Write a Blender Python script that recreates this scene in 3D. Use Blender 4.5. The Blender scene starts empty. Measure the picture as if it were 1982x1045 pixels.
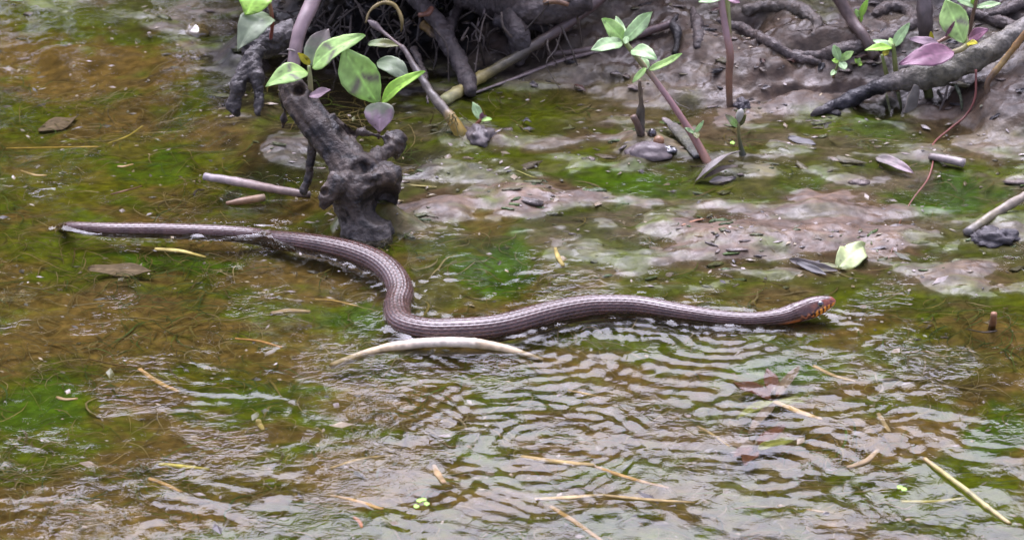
import bpy, math, random
import numpy as np
from mathutils import Vector

random.seed(7)
RNG = np.random.default_rng(11)
scene = bpy.context.scene
col = scene.collection

# ------------------------------------------------------------------ camera
W, H = 1982.0, 1045.0
DIST, ELEV = 5.0, math.radians(25.0)
HALF = 0.60
CE, SE = math.cos(ELEV), math.sin(ELEV)
CAM = np.array([0.0, -DIST * CE, DIST * SE])
FWD = np.array([0.0, CE, -SE]); RGT = np.array([1.0, 0, 0]); UPV = np.array([0, SE, CE])
KPX = 2 * (HALF / DIST) / W
cam_d = bpy.data.cameras.new('camera')
cam_d.sensor_width = 36.0
cam_d.angle = 2 * math.atan(HALF / DIST)
cam_d.clip_start = 0.05; cam_d.clip_end = 1000.0
cam_d.dof.use_dof = True; cam_d.dof.focus_distance = 4.93; cam_d.dof.aperture_fstop = 14.0
cam = bpy.data.objects.new('camera', cam_d); col.objects.link(cam)
cam.location = CAM.tolist(); cam.rotation_euler = (math.pi / 2 - ELEV, 0, 0)
scene.camera = cam

# ------------------------------------------------------------------ sky, sun, exposure
SUN_EL, SUN_AZ = math.radians(61.0), math.radians(-8.0)      # azimuth from +Y, towards the left
world = bpy.data.worlds.new('World'); scene.world = world; world.use_nodes = True
nt = world.node_tree; nt.nodes.clear()
sky = nt.nodes.new('ShaderNodeTexSky'); sky.sky_type = 'NISHITA'; sky.sun_disc = False
sky.sun_elevation = SUN_EL; sky.sun_rotation = SUN_AZ
sky.air_density = 1.0; sky.dust_density = 6.0; sky.ozone_density = 1.0
hs = nt.nodes.new('ShaderNodeHueSaturation'); hs.inputs['Saturation'].default_value = 0.38
tint = nt.nodes.new('ShaderNodeMixRGB'); tint.blend_type = 'MULTIPLY'; tint.inputs[0].default_value = 1.0
tint.inputs[2].default_value = (0.90, 0.885, 1.18, 1)
bg = nt.nodes.new('ShaderNodeBackground'); bg.inputs['Strength'].default_value = 0.15
wo = nt.nodes.new('ShaderNodeOutputWorld')
nt.links.new(sky.outputs[0], hs.inputs['Color']); nt.links.new(hs.outputs[0], tint.inputs[1])
nt.links.new(tint.outputs[0], bg.inputs['Color']); nt.links.new(bg.outputs[0], wo.inputs[0])
sun_d = bpy.data.lights.new('sun', 'SUN'); sun_d.energy = 1.5; sun_d.angle = math.radians(70)
sun_d.color = (0.95, 0.93, 1.0)
sun = bpy.data.objects.new('sun', sun_d); col.objects.link(sun)
sd = Vector((math.sin(SUN_AZ) * math.cos(SUN_EL), math.cos(SUN_AZ) * math.cos(SUN_EL), math.sin(SUN_EL)))
sun.rotation_euler = sd.to_track_quat('Z', 'Y').to_euler()
vs = scene.view_settings
vs.view_transform = 'Standard'; vs.look = 'None'; vs.gamma = 1.0; vs.use_curve_mapping = False
vs.exposure = 1.55
scene.cycles.use_denoising = True
scene.cycles.transparent_max_bounces = 12
scene.cycles.max_bounces = 8

# ------------------------------------------------------------------ noise
PERM = RNG.permutation(256).astype(np.int64); PERM = np.concatenate([PERM, PERM, PERM])
G2 = np.stack([np.cos(np.arange(256) / 256 * 2 * np.pi), np.sin(np.arange(256) / 256 * 2 * np.pi)], 1)
G3 = RNG.normal(size=(256, 3)); G3 /= np.linalg.norm(G3, axis=1)[:, None]
def fade(t): return t * t * t * (t * (t * 6 - 15) + 10)
def pn2(x, y, seed=0):
    x = np.asarray(x, float) + seed * 17.31; y = np.asarray(y, float) - seed * 9.73
    xi = np.floor(x).astype(np.int64); yi = np.floor(y).astype(np.int64)
    xf = x - xi; yf = y - yi
    def g(i, j):
        h = PERM[PERM[(xi + i) & 255] + ((yi + j) & 255)]
        v = G2[h]; return v[..., 0] * (xf - i) + v[..., 1] * (yf - j)
    u, v = fade(xf), fade(yf)
    a = g(0, 0); b = g(1, 0); c = g(0, 1); d = g(1, 1)
    return (a + u * (b - a) + v * ((c + u * (d - c)) - (a + u * (b - a)))) * 1.5
def fbm2(x, y, oct=4, seed=0, gain=.5):
    s = 0; a = 1.0; f = 1.0
    for o in range(oct):
        s = s + a * pn2(x * f, y * f, seed + o * 3); a *= gain; f *= 2.03
    return s
def pn3(p, seed=0):
    p = np.asarray(p, float) + seed * 13.7
    pi = np.floor(p).astype(np.int64); pf = p - pi
    u = fade(pf); out = 0
    for i in (0, 1):
        for j in (0, 1):
            for k in (0, 1):
                h = PERM[PERM[PERM[(pi[:, 0] + i) & 255] + ((pi[:, 1] + j) & 255)] + ((pi[:, 2] + k) & 255)]
                g = (G3[h] * (pf - np.array([i, j, k]))).sum(1)
                w = (u[:, 0] if i else 1 - u[:, 0]) * (u[:, 1] if j else 1 - u[:, 1]) * (u[:, 2] if k else 1 - u[:, 2])
                out = out + w * g
    return out * 1.5
def fbm3(p, oct=3, seed=0):
    s = 0; a = 1.0
    for o in range(oct):
        s = s + a * pn3(p * 2.03 ** o, seed + o); a *= .5
    return s
def sstep(a, b, x):
    t = np.clip((x - a) / (b - a), 0, 1); return t * t * (3 - 2 * t)

# ------------------------------------------------------------------ points on the picture's rays, met with the place
def ray(px, py):
    d = FWD + RGT * (px - W / 2) * KPX + UPV * (H / 2 - py) * KPX
    return d
def at(px, py, z=0.0):
    d = ray(px, py); t = (z - CAM[2]) / d[2]; return CAM + d * t
def at_y(px, py, Y):
    d = ray(px, py); t = (Y - CAM[1]) / d[1]; return CAM + d * t
def px_of(x, y):                       # picture column/row of points on the water level
    vx = x - CAM[0]; vy = y - CAM[1]; vz = -CAM[2]
    dep = vy * CE - vz * SE
    return W / 2 + vx / dep / KPX, H / 2 - (vy * SE + vz * CE) / dep / KPX

# ------------------------------------------------------------------ the shape of the ground
SH = np.array([at(a, b)[:2] for a, b in [(-400, -260), (200, -160), (400, -80), (480, 10), (560, 60), (700, 95), (860, 140), (1000, 180), (1200, 190),
                                         (1450, 205), (1600, 225), (1750, 235), (1982, 290), (2400, 330)]])
FL = np.array([at(a, b)[:2] for a, b in [(-300, -100), (300, 60), (440, 200), (600, 330), (760, 420), (900, 480), (1100, 520), (1300, 555), (1500, 560), (1700, 560),
                                         (1982, 590), (2400, 600)]])
# mounds and hollows: px, py, rx, ry (picture units on the water level), height in mm
MOUNDS = [(1050, 388, 95, 34, 7), (1000, 365, 60, 24, 4), (1540, 436, 190, 46, 8), (1420, 468, 120, 34, 8), (1640, 398, 120, 22, 6),
          (842, 395, 75, 20, 9), (1700, 470, 60, 20, 4), (1850, 530, 110, 30, 5), (1480, 290, 90, 26, 5), (1260, 300, 60, 34, 12),
          (925, 262, 60, 22, 9), (1120, 270, 130, 12, 5), (1310, 420, 60, 30, 5), (1800, 300, 60, 20, 4), (1930, 440, 60, 30, 9),
          (1250, 500, 120, 16, 5), (1180, 440, 70, 14, 4), (1480, 520, 70, 12, 5), (1850, 690, 110, 26, 12), (705, 432, 75, 26, 30),
          (890, 330, 40, 12, 7), (330, 60, 60, 20, 6), (140, 90, 90, 22, 12), (270, 180, 60, 20, 8), (520, 300, 80, 20, 10),
          (230, 525, 80, 20, 9), (480, 100, 40, 40, 20), (450, 345, 60, 14, 6), (860, 330, 60, 16, 5),
          (1500, 150, 190, 26, 22), (1560, 120, 120, 20, 12), (1180, 110, 140, 30, 10), (1950, 240, 80, 40, 18),
          (1640, 150, 100, 14, 8), (1090, 80, 120, 24, 26), (1430, 60, 80, 30, 14),
          (960, 500, 70, 42, -12), (1850, 375, 100, 28, -12), (1560, 350, 40, 18, -6), (1690, 205, 90, 22, -22), (1000, 200, 120, 26, -8),
          (1230, 335, 150, 24, -3), (1345, 350, 50, 14, -7), (1700, 262, 80, 18, -6), (620, 200, 120, 60, -10), (800, 300, 60, 30, -8),
          (1130, 170, 60, 10, -8), (1330, 215, 40, 10, -8), (1850, 235, 60, 20, -12), (1545, 62, 60, 22, -60), (1470, 50, 50, 14, -45),
          (1540, 192, 110, 5, -14), (1010, 50, 60, 26, -60), (900, 40, 70, 30, -60), (1460, 105, 70, 12, -18)]
MND = [(at(a, b)[0], at(a, b)[1], c * KPX * DIST, d * KPX * DIST / SE, h / 1000.) for a, b, c, d, h in MOUNDS]
def ground(x, y):
    x = np.asarray(x, float); y = np.asarray(y, float)
    wob = 0.03 * fbm2(x * 5, y * 5, 3, 1)
    ys = np.interp(x, SH[:, 0], SH[:, 1]) + wob
    yf = np.interp(x, FL[:, 0], FL[:, 1]) + wob * 1.5
    t = y - ys
    bank = 0.26 * np.clip(t, 0, .35) + 0.50 * np.clip(t - .35, 0, 2.5) + 0.03 * np.clip(t - 2.85, 0, 60)
    bank = bank + 0.004 * sstep(-.06, .02, t)
    shallow = sstep(-.22, .03, y - yf)
    z = -0.024 + 0.0224 * shallow + bank
    near = np.clip(-2.6 - y, 0, 60); z = z + 0.35 * np.clip(near, 0, 2.4)
    m = np.zeros_like(z)
    wx = x + 0.02 * fbm2(x * 11, y * 7, 3, 21); wy = y + 0.03 * fbm2(x * 9, y * 9, 3, 22)
    for a, b, rx, ry, h in MND:
        q = ((wx - a) / rx) ** 2 + ((wy - b) / ry) ** 2
        m = m + h * np.exp(-np.clip(q, 0, 30) ** 1.3)
    z = z + m
    onb = sstep(-.02, .10, t)
    dense = sstep(2.2, 1.2, np.abs(x)) * sstep(2.4, 1.4, np.abs(y))
    # mud relief: long soft lips along the shore and small lumps
    z = z + (0.0032 + .004 * onb) * fbm2(x * 12, y * 20, 4, 3)
    z = z + onb * (0.009 * fbm2(x * 7, y * 6, 2, 5) + .0016 * np.abs(fbm2(x * 26, y * 17, 3, 6)))
    z = z + dense * (0.0005 + .0020 * onb) * fbm2(x * 60, y * 70, 3, 9)
    z = z + .0040 * shallow * (1 - onb) * fbm2(x * 9 + .5 * y, y * 15, 4, 12)
    z = z + dense * .0010 * shallow * (1 - onb) * fbm2(x * 36, y * 50, 2, 14)
    z = z + (1 - dense) * .05 * fbm2(x * .7, y * .7, 3, 15)
    return z
def pg(px, py, off=0.0):               # where that ray meets the ground, then `off` metres back towards the eye
    d = ray(px, py); L = np.linalg.norm(d)
    ts = np.linspace(3.6, 7.2, 900) ; P = CAM[None] + d[None] * ts[:, None]
    g = ground(P[:, 0], P[:, 1]); g = np.maximum(g, -0.03)
    k = np.argmax(P[:, 2] < g)
    if k == 0: k = len(ts) - 1
    return CAM + d * (ts[k] - off / L)
def pw(px, py, off=0.0):               # the same, but stopping at the water
    a = pg(px, py, off); b = at(px, py, 0.0) - ray(px, py) * off
    return a if a[2] > b[2] else b

# ------------------------------------------------------------------ meshes
def faces_grid(n, m, wrap=False):
    i = np.arange(n - 1)[:, None]; mm = m if wrap else m - 1; j = np.arange(mm)[None]
    a = i * m + j; b = i * m + (j + 1) % m; c = (i + 1) * m + (j + 1) % m; d = (i + 1) * m + j
    return np.stack([a, b, c, d], -1).reshape(-1, 4)
def mesh(name, V, Fq=None, Ft=None, rgb=None, attrs=None, smooth=True):
    V = np.asarray(V, np.float32)
    Fq = np.zeros((0, 4), np.int32) if Fq is None else np.asarray(Fq, np.int32)
    Ft = np.zeros((0, 3), np.int32) if Ft is None else np.asarray(Ft, np.int32)
    me = bpy.data.meshes.new(name)
    me.vertices.add(len(V)); me.vertices.foreach_set('co', V.ravel())
    nl = Fq.size + Ft.size
    me.loops.add(nl); me.loops.foreach_set('vertex_index', np.concatenate([Fq.ravel(), Ft.ravel()]))
    me.polygons.add(len(Fq) + len(Ft))
    me.polygons.foreach_set('loop_start', np.concatenate([np.arange(len(Fq)) * 4, Fq.size + np.arange(len(Ft)) * 3]).astype(np.int32))
    me.update(calc_edges=True)
    me.polygons.foreach_set('use_smooth', np.full(len(me.polygons), smooth))
    if rgb is not None:
        a = me.attributes.new('tone', 'FLOAT_COLOR', 'POINT')
        rgb = np.broadcast_to(np.asarray(rgb, np.float32), (len(V), 3))
        a.data.foreach_set('color', np.concatenate([rgb, np.ones((len(V), 1))], 1).astype(np.float32).ravel())
    for k, v in (attrs or {}).items():
        a = me.attributes.new(k, 'FLOAT', 'POINT'); a.data.foreach_set('value', np.asarray(v, np.float32))
    me.validate(); return me
def link(name, me, mat, parent=None, origin=None):
    """one mesh object; its origin is put at `origin` (world) or its lowest point"""
    n = len(me.vertices); co = np.empty(n * 3, np.float32); me.vertices.foreach_get('co', co); co = co.reshape(-1, 3)
    if origin is None: origin = co[np.argmin(co[:, 2])].copy()
    origin = np.asarray(origin, float)
    me.vertices.foreach_set('co', (co - origin).astype(np.float32).ravel()); me.update()
    o = bpy.data.objects.new(name, me); col.objects.link(o)
    if mat: me.materials.append(mat)
    if parent is not None:
        o.parent = parent; o.location = (origin - np.array(ABS[parent.name])).tolist()
    else: o.location = origin.tolist()
    ABS[o.name] = origin
    return o
ABS = {}
DIM = .52
def tag(o, label=None, cat=None, group=None, kind=None):
    for k, v in (('label', label), ('category', cat), ('group', group), ('kind', kind)):
        if v: o[k] = v
    return o
def thing(name, loc, label, cat, group=None):
    o = bpy.data.objects.new(name, None); col.objects.link(o); o.empty_display_size = .02
    o.location = np.asarray(loc, float).tolist(); ABS[o.name] = np.asarray(loc, float)
    return tag(o, label, cat, group)
def crom(P, n):
    """Catmull-Rom through rows of P (any width), n samples, even in the first three columns"""
    P = np.asarray(P, float)
    Q = np.vstack([2 * P[0] - P[1], P, 2 * P[-1] - P[-2]])
    out = []
    for i in range(len(P) - 1):
        t = np.linspace(0, 1, 24, endpoint=False)[:, None]
        a, b, c, d = Q[i:i + 4]
        out.append(.5 * ((2 * b) + (c - a) * t + (2 * a - 5 * b + 4 * c - d) * t ** 2 + (3 * b - a - 3 * c + d) * t ** 3))
    out = np.vstack(out + [P[-1:]])
    s = np.concatenate([[0], np.cumsum(np.linalg.norm(np.diff(out[:, :3], axis=0), axis=1))])
    si = np.linspace(0, s[-1], n)
    return np.stack([np.interp(si, s, out[:, k]) for k in range(out.shape[1])], 1), si
def frames(C, up=(0, 0, 1)):
    T = np.gradient(C, axis=0); T /= np.linalg.norm(T, axis=1)[:, None] + 1e-12
    N = np.zeros_like(T); u = np.array(up, float)
    if abs(T[0] @ u) > .95: u = np.array([0, 1.0, 0])
    u = u - T[0] * (u @ T[0]); u /= np.linalg.norm(u); N[0] = u
    for i in range(1, len(T)):
        v = N[i - 1] - T[i] * (N[i - 1] @ T[i]); N[i] = v / np.linalg.norm(v)
    return T, N, np.cross(T, N)
def tube(P, R, seg=12, step=.004, rough=.0, rfreq=60, seed=0, flat=1.0, up=(0, 0, 1), cap=True):
    """swept limb: P control points, R radii; returns V, Fq, Ft, u (0..1 along), ang"""
    P = np.asarray(P, float); R = np.broadcast_to(np.asarray(R, float), (len(P),))
    L = np.linalg.norm(np.diff(P, axis=0), axis=1).sum()
    n = max(5, int(L / step) + 1)
    D, s = crom(np.column_stack([P, R]), n)
    C, r = D[:, :3], np.maximum(D[:, 3], 1e-4)
    T, N, B = frames(C, up)
    a = np.arange(seg) / seg * 2 * np.pi
    ring = (np.cos(a)[None, :, None] * N[:, None] * flat + np.sin(a)[None, :, None] * B[:, None])
    V = C[:, None] + ring * r[:, None, None]
    if rough:
        q = V.reshape(-1, 3) * rfreq
        V = V + (ring * (rough * fbm3(q, 3, seed)).reshape(n, seg)[..., None])
    V = V.reshape(-1, 3); Fq = faces_grid(n, seg, True); Ft = None
    u = np.repeat(np.linspace(0, 1, n), seg); ang = np.tile(a, n)
    if cap:
        k = len(V); V = np.vstack([V, C[0] - T[0] * r[0] * .25, C[-1] + T[-1] * r[-1] * .25])
        j = np.arange(seg); j2 = (j + 1) % seg
        Ft = np.vstack([np.stack([np.full(seg, k), j2, j], 1), np.stack([np.full(seg, k + 1), (n - 1) * seg + j, (n - 1) * seg + j2], 1)])
        u = np.concatenate([u, [0, 1]]); ang = np.concatenate([ang, [0, 0]])
    return V, Fq, Ft, u, ang
def ramp(u, stops):
    xs = [s[0] for s in stops]; cs = np.array([s[1] for s in stops], float)
    return np.stack([np.interp(u, xs, cs[:, k]) for k in range(3)], 1)
def stick(name, P, R, stops, mat, parent=None, rough=.0008, rfreq=70, seed=0, seg=12, step=.004, flat=1.0, mottle=.25, nodes=(), origin=None):
    V, Fq, Ft, u, ang = tube(P, R, seg, step, rough, rfreq, seed, flat)
    for un, am in nodes:                                                        # swollen joints of a stem
        C = V[:len(u) - 2].reshape(-1, seg, 3).mean(1); C = np.repeat(C, seg, 0)
        w = am * np.exp(-((u[:-2] - un) / .012) ** 2); V[:-2] += (V[:-2] - C) * w[:, None]
    c = ramp(u, stops)
    c = c * (1 + mottle * fbm3(V * 90, 3, seed + 5))[:, None] * (1 + .5 * mottle * fbm3(V * 400, 2, seed + 8))[:, None]
    return link(name, mesh(name, V, Fq, Ft, np.clip(c * DIM, .004, .9)), mat, parent, origin if origin is not None else None)
def blobmesh(name, chains, voxel=.003, rough=.004, rfreq=35, seed=0, fine=.0012):
    """several limbs grown into one skin (voxel remesh), then weathered with noise"""
    Vs, Fs, Ts, k = [], [], [], 0
    for P, R in chains:
        V, Fq, Ft, u, ang = tube(P, R, 12, .006)
        Vs.append(V); Fs.append(Fq + k); Ts.append(Ft + k); k += len(V)
    me = mesh(name + '_raw', np.vstack(Vs), np.vstack(Fs), np.vstack(Ts))
    o = bpy.data.objects.new(name + '_raw', me); col.objects.link(o)
    m = o.modifiers.new('r', 'REMESH'); m.mode = 'VOXEL'; m.voxel_size = voxel
    s = o.modifiers.new('s', 'SMOOTH'); s.iterations = 4; s.factor = .5
    dg = bpy.context.evaluated_depsgraph_get(); ev = o.evaluated_get(dg)
    out = bpy.data.meshes.new_from_object(ev)
    bpy.data.objects.remove(o); bpy.data.meshes.remove(me)
    n = len(out.vertices); co = np.empty(n * 3, np.float32); out.vertices.foreach_get('co', co); co = co.reshape(-1, 3).astype(float)
    no = np.empty(n * 3, np.float32); out.vertices.foreach_get('normal', no); no = no.reshape(-1, 3).astype(float)
    d = rough * fbm3(co * rfreq, 3, seed) + fine * fbm3(co * rfreq * 5, 2, seed + 3)
    co2 = co + no * d[:, None]
    out.vertices.foreach_set('co', co2.astype(np.float32).ravel()); out.update()
    out.polygons.foreach_set('use_smooth', np.ones(len(out.polygons), bool))
    out.name = name
    return out, co2, no, d
def paint(me, rgb):
    n = len(me.vertices); a = me.attributes.new('tone', 'FLOAT_COLOR', 'POINT')
    a.data.foreach_set('color', np.concatenate([np.clip(rgb * .42, .004, .9), np.ones((n, 1))], 1).astype(np.float32).ravel())

# ------------------------------------------------------------------ materials
def material(name, rough=.5, spec=.5, var=.25, vscale=120, bump=.3, bscale=300, bdist=.001, trans=0.0, coat=0.0, roughvar=0.0, wetspec=False):
    m = bpy.data.materials.new(name); m.use_nodes = True
    t = m.node_tree; t.nodes.clear(); N = t.nodes.new; Lk = t.links.new
    out = N('ShaderNodeOutputMaterial'); p = N('ShaderNodeBsdfPrincipled')
    at_ = N('ShaderNodeAttribute'); at_.attribute_name = 'tone'
    tc = N('ShaderNodeTexCoord')
    no = N('ShaderNodeTexNoise'); no.inputs['Scale'].default_value = vscale; no.inputs['Detail'].default_value = 5
    Lk(tc.outputs['Object'], no.inputs['Vector'])
    mr = N('ShaderNodeMapRange'); mr.inputs['From Min'].default_value = .3; mr.inputs['From Max'].default_value = .7
    mr.inputs['To Min'].default_value = 1 - var; mr.inputs['To Max'].default_value = 1 + var
    Lk(no.outputs['Fac'], mr.inputs['Value'])
    mx = N('ShaderNodeVectorMath'); mx.operation = 'SCALE'
    Lk(at_.outputs['Color'], mx.inputs[0]); Lk(mr.outputs[0], mx.inputs['Scale'])
    Lk(mx.outputs[0], p.inputs['Base Color'])
    p.inputs['Roughness'].default_value = rough
    if roughvar:
        m2 = N('ShaderNodeMapRange'); m2.inputs['From Min'].default_value = .35; m2.inputs['From Max'].default_value = .65
        m2.inputs['To Min'].default_value = max(.04, rough - roughvar); m2.inputs['To Max'].default_value = min(1, rough + roughvar)
        n2 = N('ShaderNodeTexNoise'); n2.inputs['Scale'].default_value = vscale * .4; n2.inputs['Detail'].default_value = 4
        Lk(tc.outputs['Object'], n2.inputs['Vector']); Lk(n2.outputs['Fac'], m2.inputs['Value']); Lk(m2.outputs[0], p.inputs['Roughness'])
    p.inputs['Specular IOR Level'].default_value = spec
    if wetspec:                                    # under water the index step is small: hardly any gloss
        ad_ = N('ShaderNodeAttribute'); ad_.attribute_name = 'dry'; md = N('ShaderNodeMath'); md.operation = 'MULTIPLY'; md.inputs[1].default_value = spec
        Lk(ad_.outputs['Fac'], md.inputs[0]); Lk(md.outputs[0], p.inputs['Specular IOR Level'])
    p.inputs['Coat Weight'].default_value = coat; p.inputs['Coat Roughness'].default_value = .12
    nb = N('ShaderNodeTexNoise'); nb.inputs['Scale'].default_value = bscale; nb.inputs['Detail'].default_value = 4
    Lk(tc.outputs['Object'], nb.inputs['Vector'])
    b = N('ShaderNodeBump'); b.inputs['Strength'].default_value = bump; b.inputs['Distance'].default_value = bdist
    Lk(nb.outputs['Fac'], b.inputs['Height']); Lk(b.outputs[0], p.inputs['Normal'])
    if trans:
        tr = N('ShaderNodeBsdfTranslucent'); mix = N('ShaderNodeMixShader'); mix.inputs[0].default_value = trans
        Lk(mx.outputs[0], tr.inputs['Color']); Lk(p.outputs[0], mix.inputs[1]); Lk(tr.outputs[0], mix.inputs[2]); Lk(mix.outputs[0], out.inputs[0])
    else: Lk(p.outputs[0], out.inputs[0])
    return m
M_MUD = material('wet_mud', .46, .24, .34, 90, .55, 150, .0022, roughvar=.22, wetspec=True)
M_ROOT = material('muddy_root', .50, .32, .45, 130, .9, 260, .0022, roughvar=.18)
M_BARK = material('wet_bark', .45, .5, .25, 160, .5, 420, .0008, roughvar=.12)
M_STEM = material('plant_stem', .4, .5, .12, 120, .2, 300, .0004)
M_STRAW = material('dead_reed', .45, .45, .25, 140, .35, 500, .0005)
M_LEAF = material('leaf', .42, .45, .16, 90, .4, 220, .0006, trans=.35)
M_DEAD = material('dead_leaf', .5, .45, .25, 120, .4, 260, .0006, trans=.1)
M_SNAKE = material('snake_skin', .27, .5, .12, 200, .1, 900, .0002, roughvar=.06)
M_SUNK = material('sunk_litter', .6, .04, .25, 120, .3, 260, .0006)
M_EYE = material('snake_eye', .06, .6, .05, 50, 0, 100, .0001, coat=1.0)
M_ALGAE = material('algae', .5, .05, .25, 90, .2, 300, .0004, trans=.25)
M_GRASS = material('foliage', .55, .35, .2, 20, .1, 60, .001, trans=.3)

def water_material():
    m = bpy.data.materials.new('stream_water'); m.use_nodes = True
    t = m.node_tree; t.nodes.clear(); N = t.nodes.new; Lk = t.links.new
    out = N('ShaderNodeOutputMaterial'); mix = N('ShaderNodeMixShader')
    tr = N('ShaderNodeBsdfTransparent'); tr.inputs['Color'].default_value = (.90, .90, .80, 1)
    mk = N('ShaderNodeBsdfDiffuse'); mk.inputs['Color'].default_value = (.09, .075, .03, 1)
    mm = N('ShaderNodeMixShader'); mm.inputs[0].default_value = .03
    Lk(tr.outputs[0], mm.inputs[1]); Lk(mk.outputs[0], mm.inputs[2])
    gl = N('ShaderNodeBsdfGlossy'); gl.inputs['Roughness'].default_value = .006
    fr = N('ShaderNodeFresnel'); fr.inputs['IOR'].default_value = 1.34
    tc = N('ShaderNodeTexCoord'); mp = N('ShaderNodeMapping'); mp.inputs['Scale'].default_value = (62, 84, 1)
    no = N('ShaderNodeTexNoise'); no.inputs['Scale'].default_value = 1; no.inputs['Detail'].default_value = 2; no.inputs['Distortion'].default_value = 1.2
    at_ = N('ShaderNodeAttribute'); at_.attribute_name = 'ripple'
    mul = N('ShaderNodeMath'); mul.operation = 'MULTIPLY'
    b = N('ShaderNodeBump'); b.inputs['Strength'].default_value = 1.0; b.inputs['Distance'].default_value = .0011
    Lk(tc.outputs['Object'], mp.inputs['Vector']); Lk(mp.outputs[0], no.inputs['Vector'])
    Lk(no.outputs['Fac'], mul.inputs[0]); Lk(at_.outputs['Fac'], mul.inputs[1]); Lk(mul.outputs[0], b.inputs['Height'])
    Lk(b.outputs[0], gl.inputs['Normal']); Lk(b.outputs[0], fr.inputs['Normal'])
    Lk(fr.outputs[0], mix.inputs[0]); Lk(mm.outputs[0], mix.inputs[1]); Lk(gl.outputs[0], mix.inputs[2]); Lk(mix.outputs[0], out.inputs[0])
    return m
M_WATER = water_material()

# ------------------------------------------------------------------ ground sheet
def axis(lo, hi, step, far, g=1.22):
    a = np.arange(lo, hi + step / 2, step); r, l, d = [], [], step
    p = hi
    while p < far: d *= g; p += d; r.append(p)
    d = step; p = lo
    while p > -far: d *= g; p -= d; l.append(p)
    return np.array(l[::-1] + list(a) + r)
gx = axis(-.75, .75, .0023, 220); gy = axis(-.78, 1.05, .0031, 220)
X, Y = np.meshgrid(gx, gy)
Z = ground(X, Y)
# colours of what lies where: px, py, rx, ry, kind, weight
PATCH = [
 # green algae
 (1010, 215, 170, 45, 'g', .9), (960, 495, 75, 60, 'G', 1), (280, 290, 80, 60, 'G', .9), (60, 195, 90, 40, 'g', .9), (330, 470, 200, 14, 'G', .9),
 (50, 750, 110, 60, 'G', .9), (150, 330, 120, 40, 'g', .6), (1850, 370, 110, 40, 'G', 1), (1230, 345, 200, 50, 'G', .85), (1500, 690, 100, 20, 'G', .8),
 (1560, 350, 45, 34, 'G', .8), (1930, 800, 60, 50, 'G', .9), (700, 580, 70, 35, 'G', .8), (580, 740, 180, 35, 'G', .7), (900, 700, 120, 14, 'g', .8),
 (1250, 1000, 90, 40, 'g', .6), (1880, 930, 120, 60, 'g', .7), (400, 700, 120, 30, 'g', .5), (1780, 640, 90, 22, 'g', .7), (1700, 560, 90, 25, 'g', .8),
 (1330, 420, 90, 25, 'g', .7), (720, 215, 90, 60, 'g', .7), (1700, 225, 60, 30, 'G', .7), (1000, 100, 40, 20, 'g', .6), (100, 20, 110, 40, 'g', .5),
 (350, 310, 120, 40, 'g', .5), (130, 450, 120, 25, 'g', .7), (70, 560, 60, 30, 'g', .4), (350, 900, 160, 40, 'g', .4), (700, 980, 120, 40, 'g', .5),
 (1550, 950, 140, 30, 'g', .6), (1120, 560, 120, 15, 'g', .5), (1450, 320, 160, 60, 'o', .6), (1050, 290, 200, 40, 'g', .5), (1960, 560, 60, 60, 'g', .6),
 (880, 545, 90, 30, 'o', .7), (830, 560, 60, 50, 'o', .6), (1310, 210, 50, 14, 'G', .7), (1500, 30, 60, 40, 'g', .6), (1560, 100, 60, 14, 'g', .5),
 # pink grey mud
 (1050, 388, 110, 36, 'm', 1), (1540, 440, 220, 60, 'm', 1), (1420, 470, 130, 40, 'm', 1), (1660, 400, 130, 24, 'm', .9), (842, 395, 90, 26, 'm', .9),
 (1850, 530, 120, 34, 'm', .8), (1260, 300, 70, 36, 'm', .7), (925, 262, 60, 22, 'm', .8), (1130, 272, 140, 12, 'm', .7), (1700, 480, 60, 30, 'm', .9),
 (1850, 690, 120, 28, 'o', .7), (1300, 180, 240, 90, 'm', .5), (1900, 250, 120, 70, 'm', .7), (1500, 170, 220, 60, 'm', .7),
 # brown silt
 (170, 115, 200, 50, 'b', 1), (220, 540, 110, 28, 'm', .5), (200, 580, 240, 60, 'b', .8), (250, 965, 230, 60, 'b', .9), (750, 740, 130, 60, 'b', .9),
 (330, 640, 220, 40, 'b', .7), (700, 880, 220, 60, 'b', .7), (1650, 800, 160, 60, 'b', .5), (1150, 700, 80, 40, 'b', .4), (930, 420, 60, 30, 'b', .6),
 (260, 240, 60, 40, 'b', .6), (1400, 900, 200, 60, 'o', .5), (1940, 640, 60, 30, 'b', .8), (560, 640, 160, 50, 'b', .6),
 # dark mud, with the shade of hollows painted in as near-black
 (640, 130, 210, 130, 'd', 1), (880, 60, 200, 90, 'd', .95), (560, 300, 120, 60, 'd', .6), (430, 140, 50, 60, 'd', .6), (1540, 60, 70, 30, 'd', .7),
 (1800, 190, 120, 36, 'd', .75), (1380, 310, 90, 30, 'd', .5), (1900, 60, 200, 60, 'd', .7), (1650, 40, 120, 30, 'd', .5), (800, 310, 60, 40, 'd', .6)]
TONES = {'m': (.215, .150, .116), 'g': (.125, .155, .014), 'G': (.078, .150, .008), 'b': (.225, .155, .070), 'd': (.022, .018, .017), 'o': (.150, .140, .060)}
PXx, PXy = px_of(X, Y)
wx = PXx + 40 * fbm2(X * 9, Y * 7, 3, 31); wy = PXy + 22 * fbm2(X * 9, Y * 7, 3, 32)
n1 = fbm2(X * 6, Y * 9, 4, 41); n2 = fbm2(X * 18, Y * 26, 4, 42); n3 = fbm2(X * 45, Y * 60, 3, 43)
yf_ = np.interp(X, FL[:, 0], FL[:, 1]); ys_ = np.interp(X, SH[:, 0], SH[:, 1])
wet = sstep(-.1, .15, Y - yf_)[..., None]; onb = sstep(-.03, .08, Y - ys_)[..., None]
mixg = sstep(-.5, .6, n1 + .6 * n2)[..., None]
C = (1 - mixg) * np.array((.195, .137, .062)) + mixg * np.array((.105, .132, .024))
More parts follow.
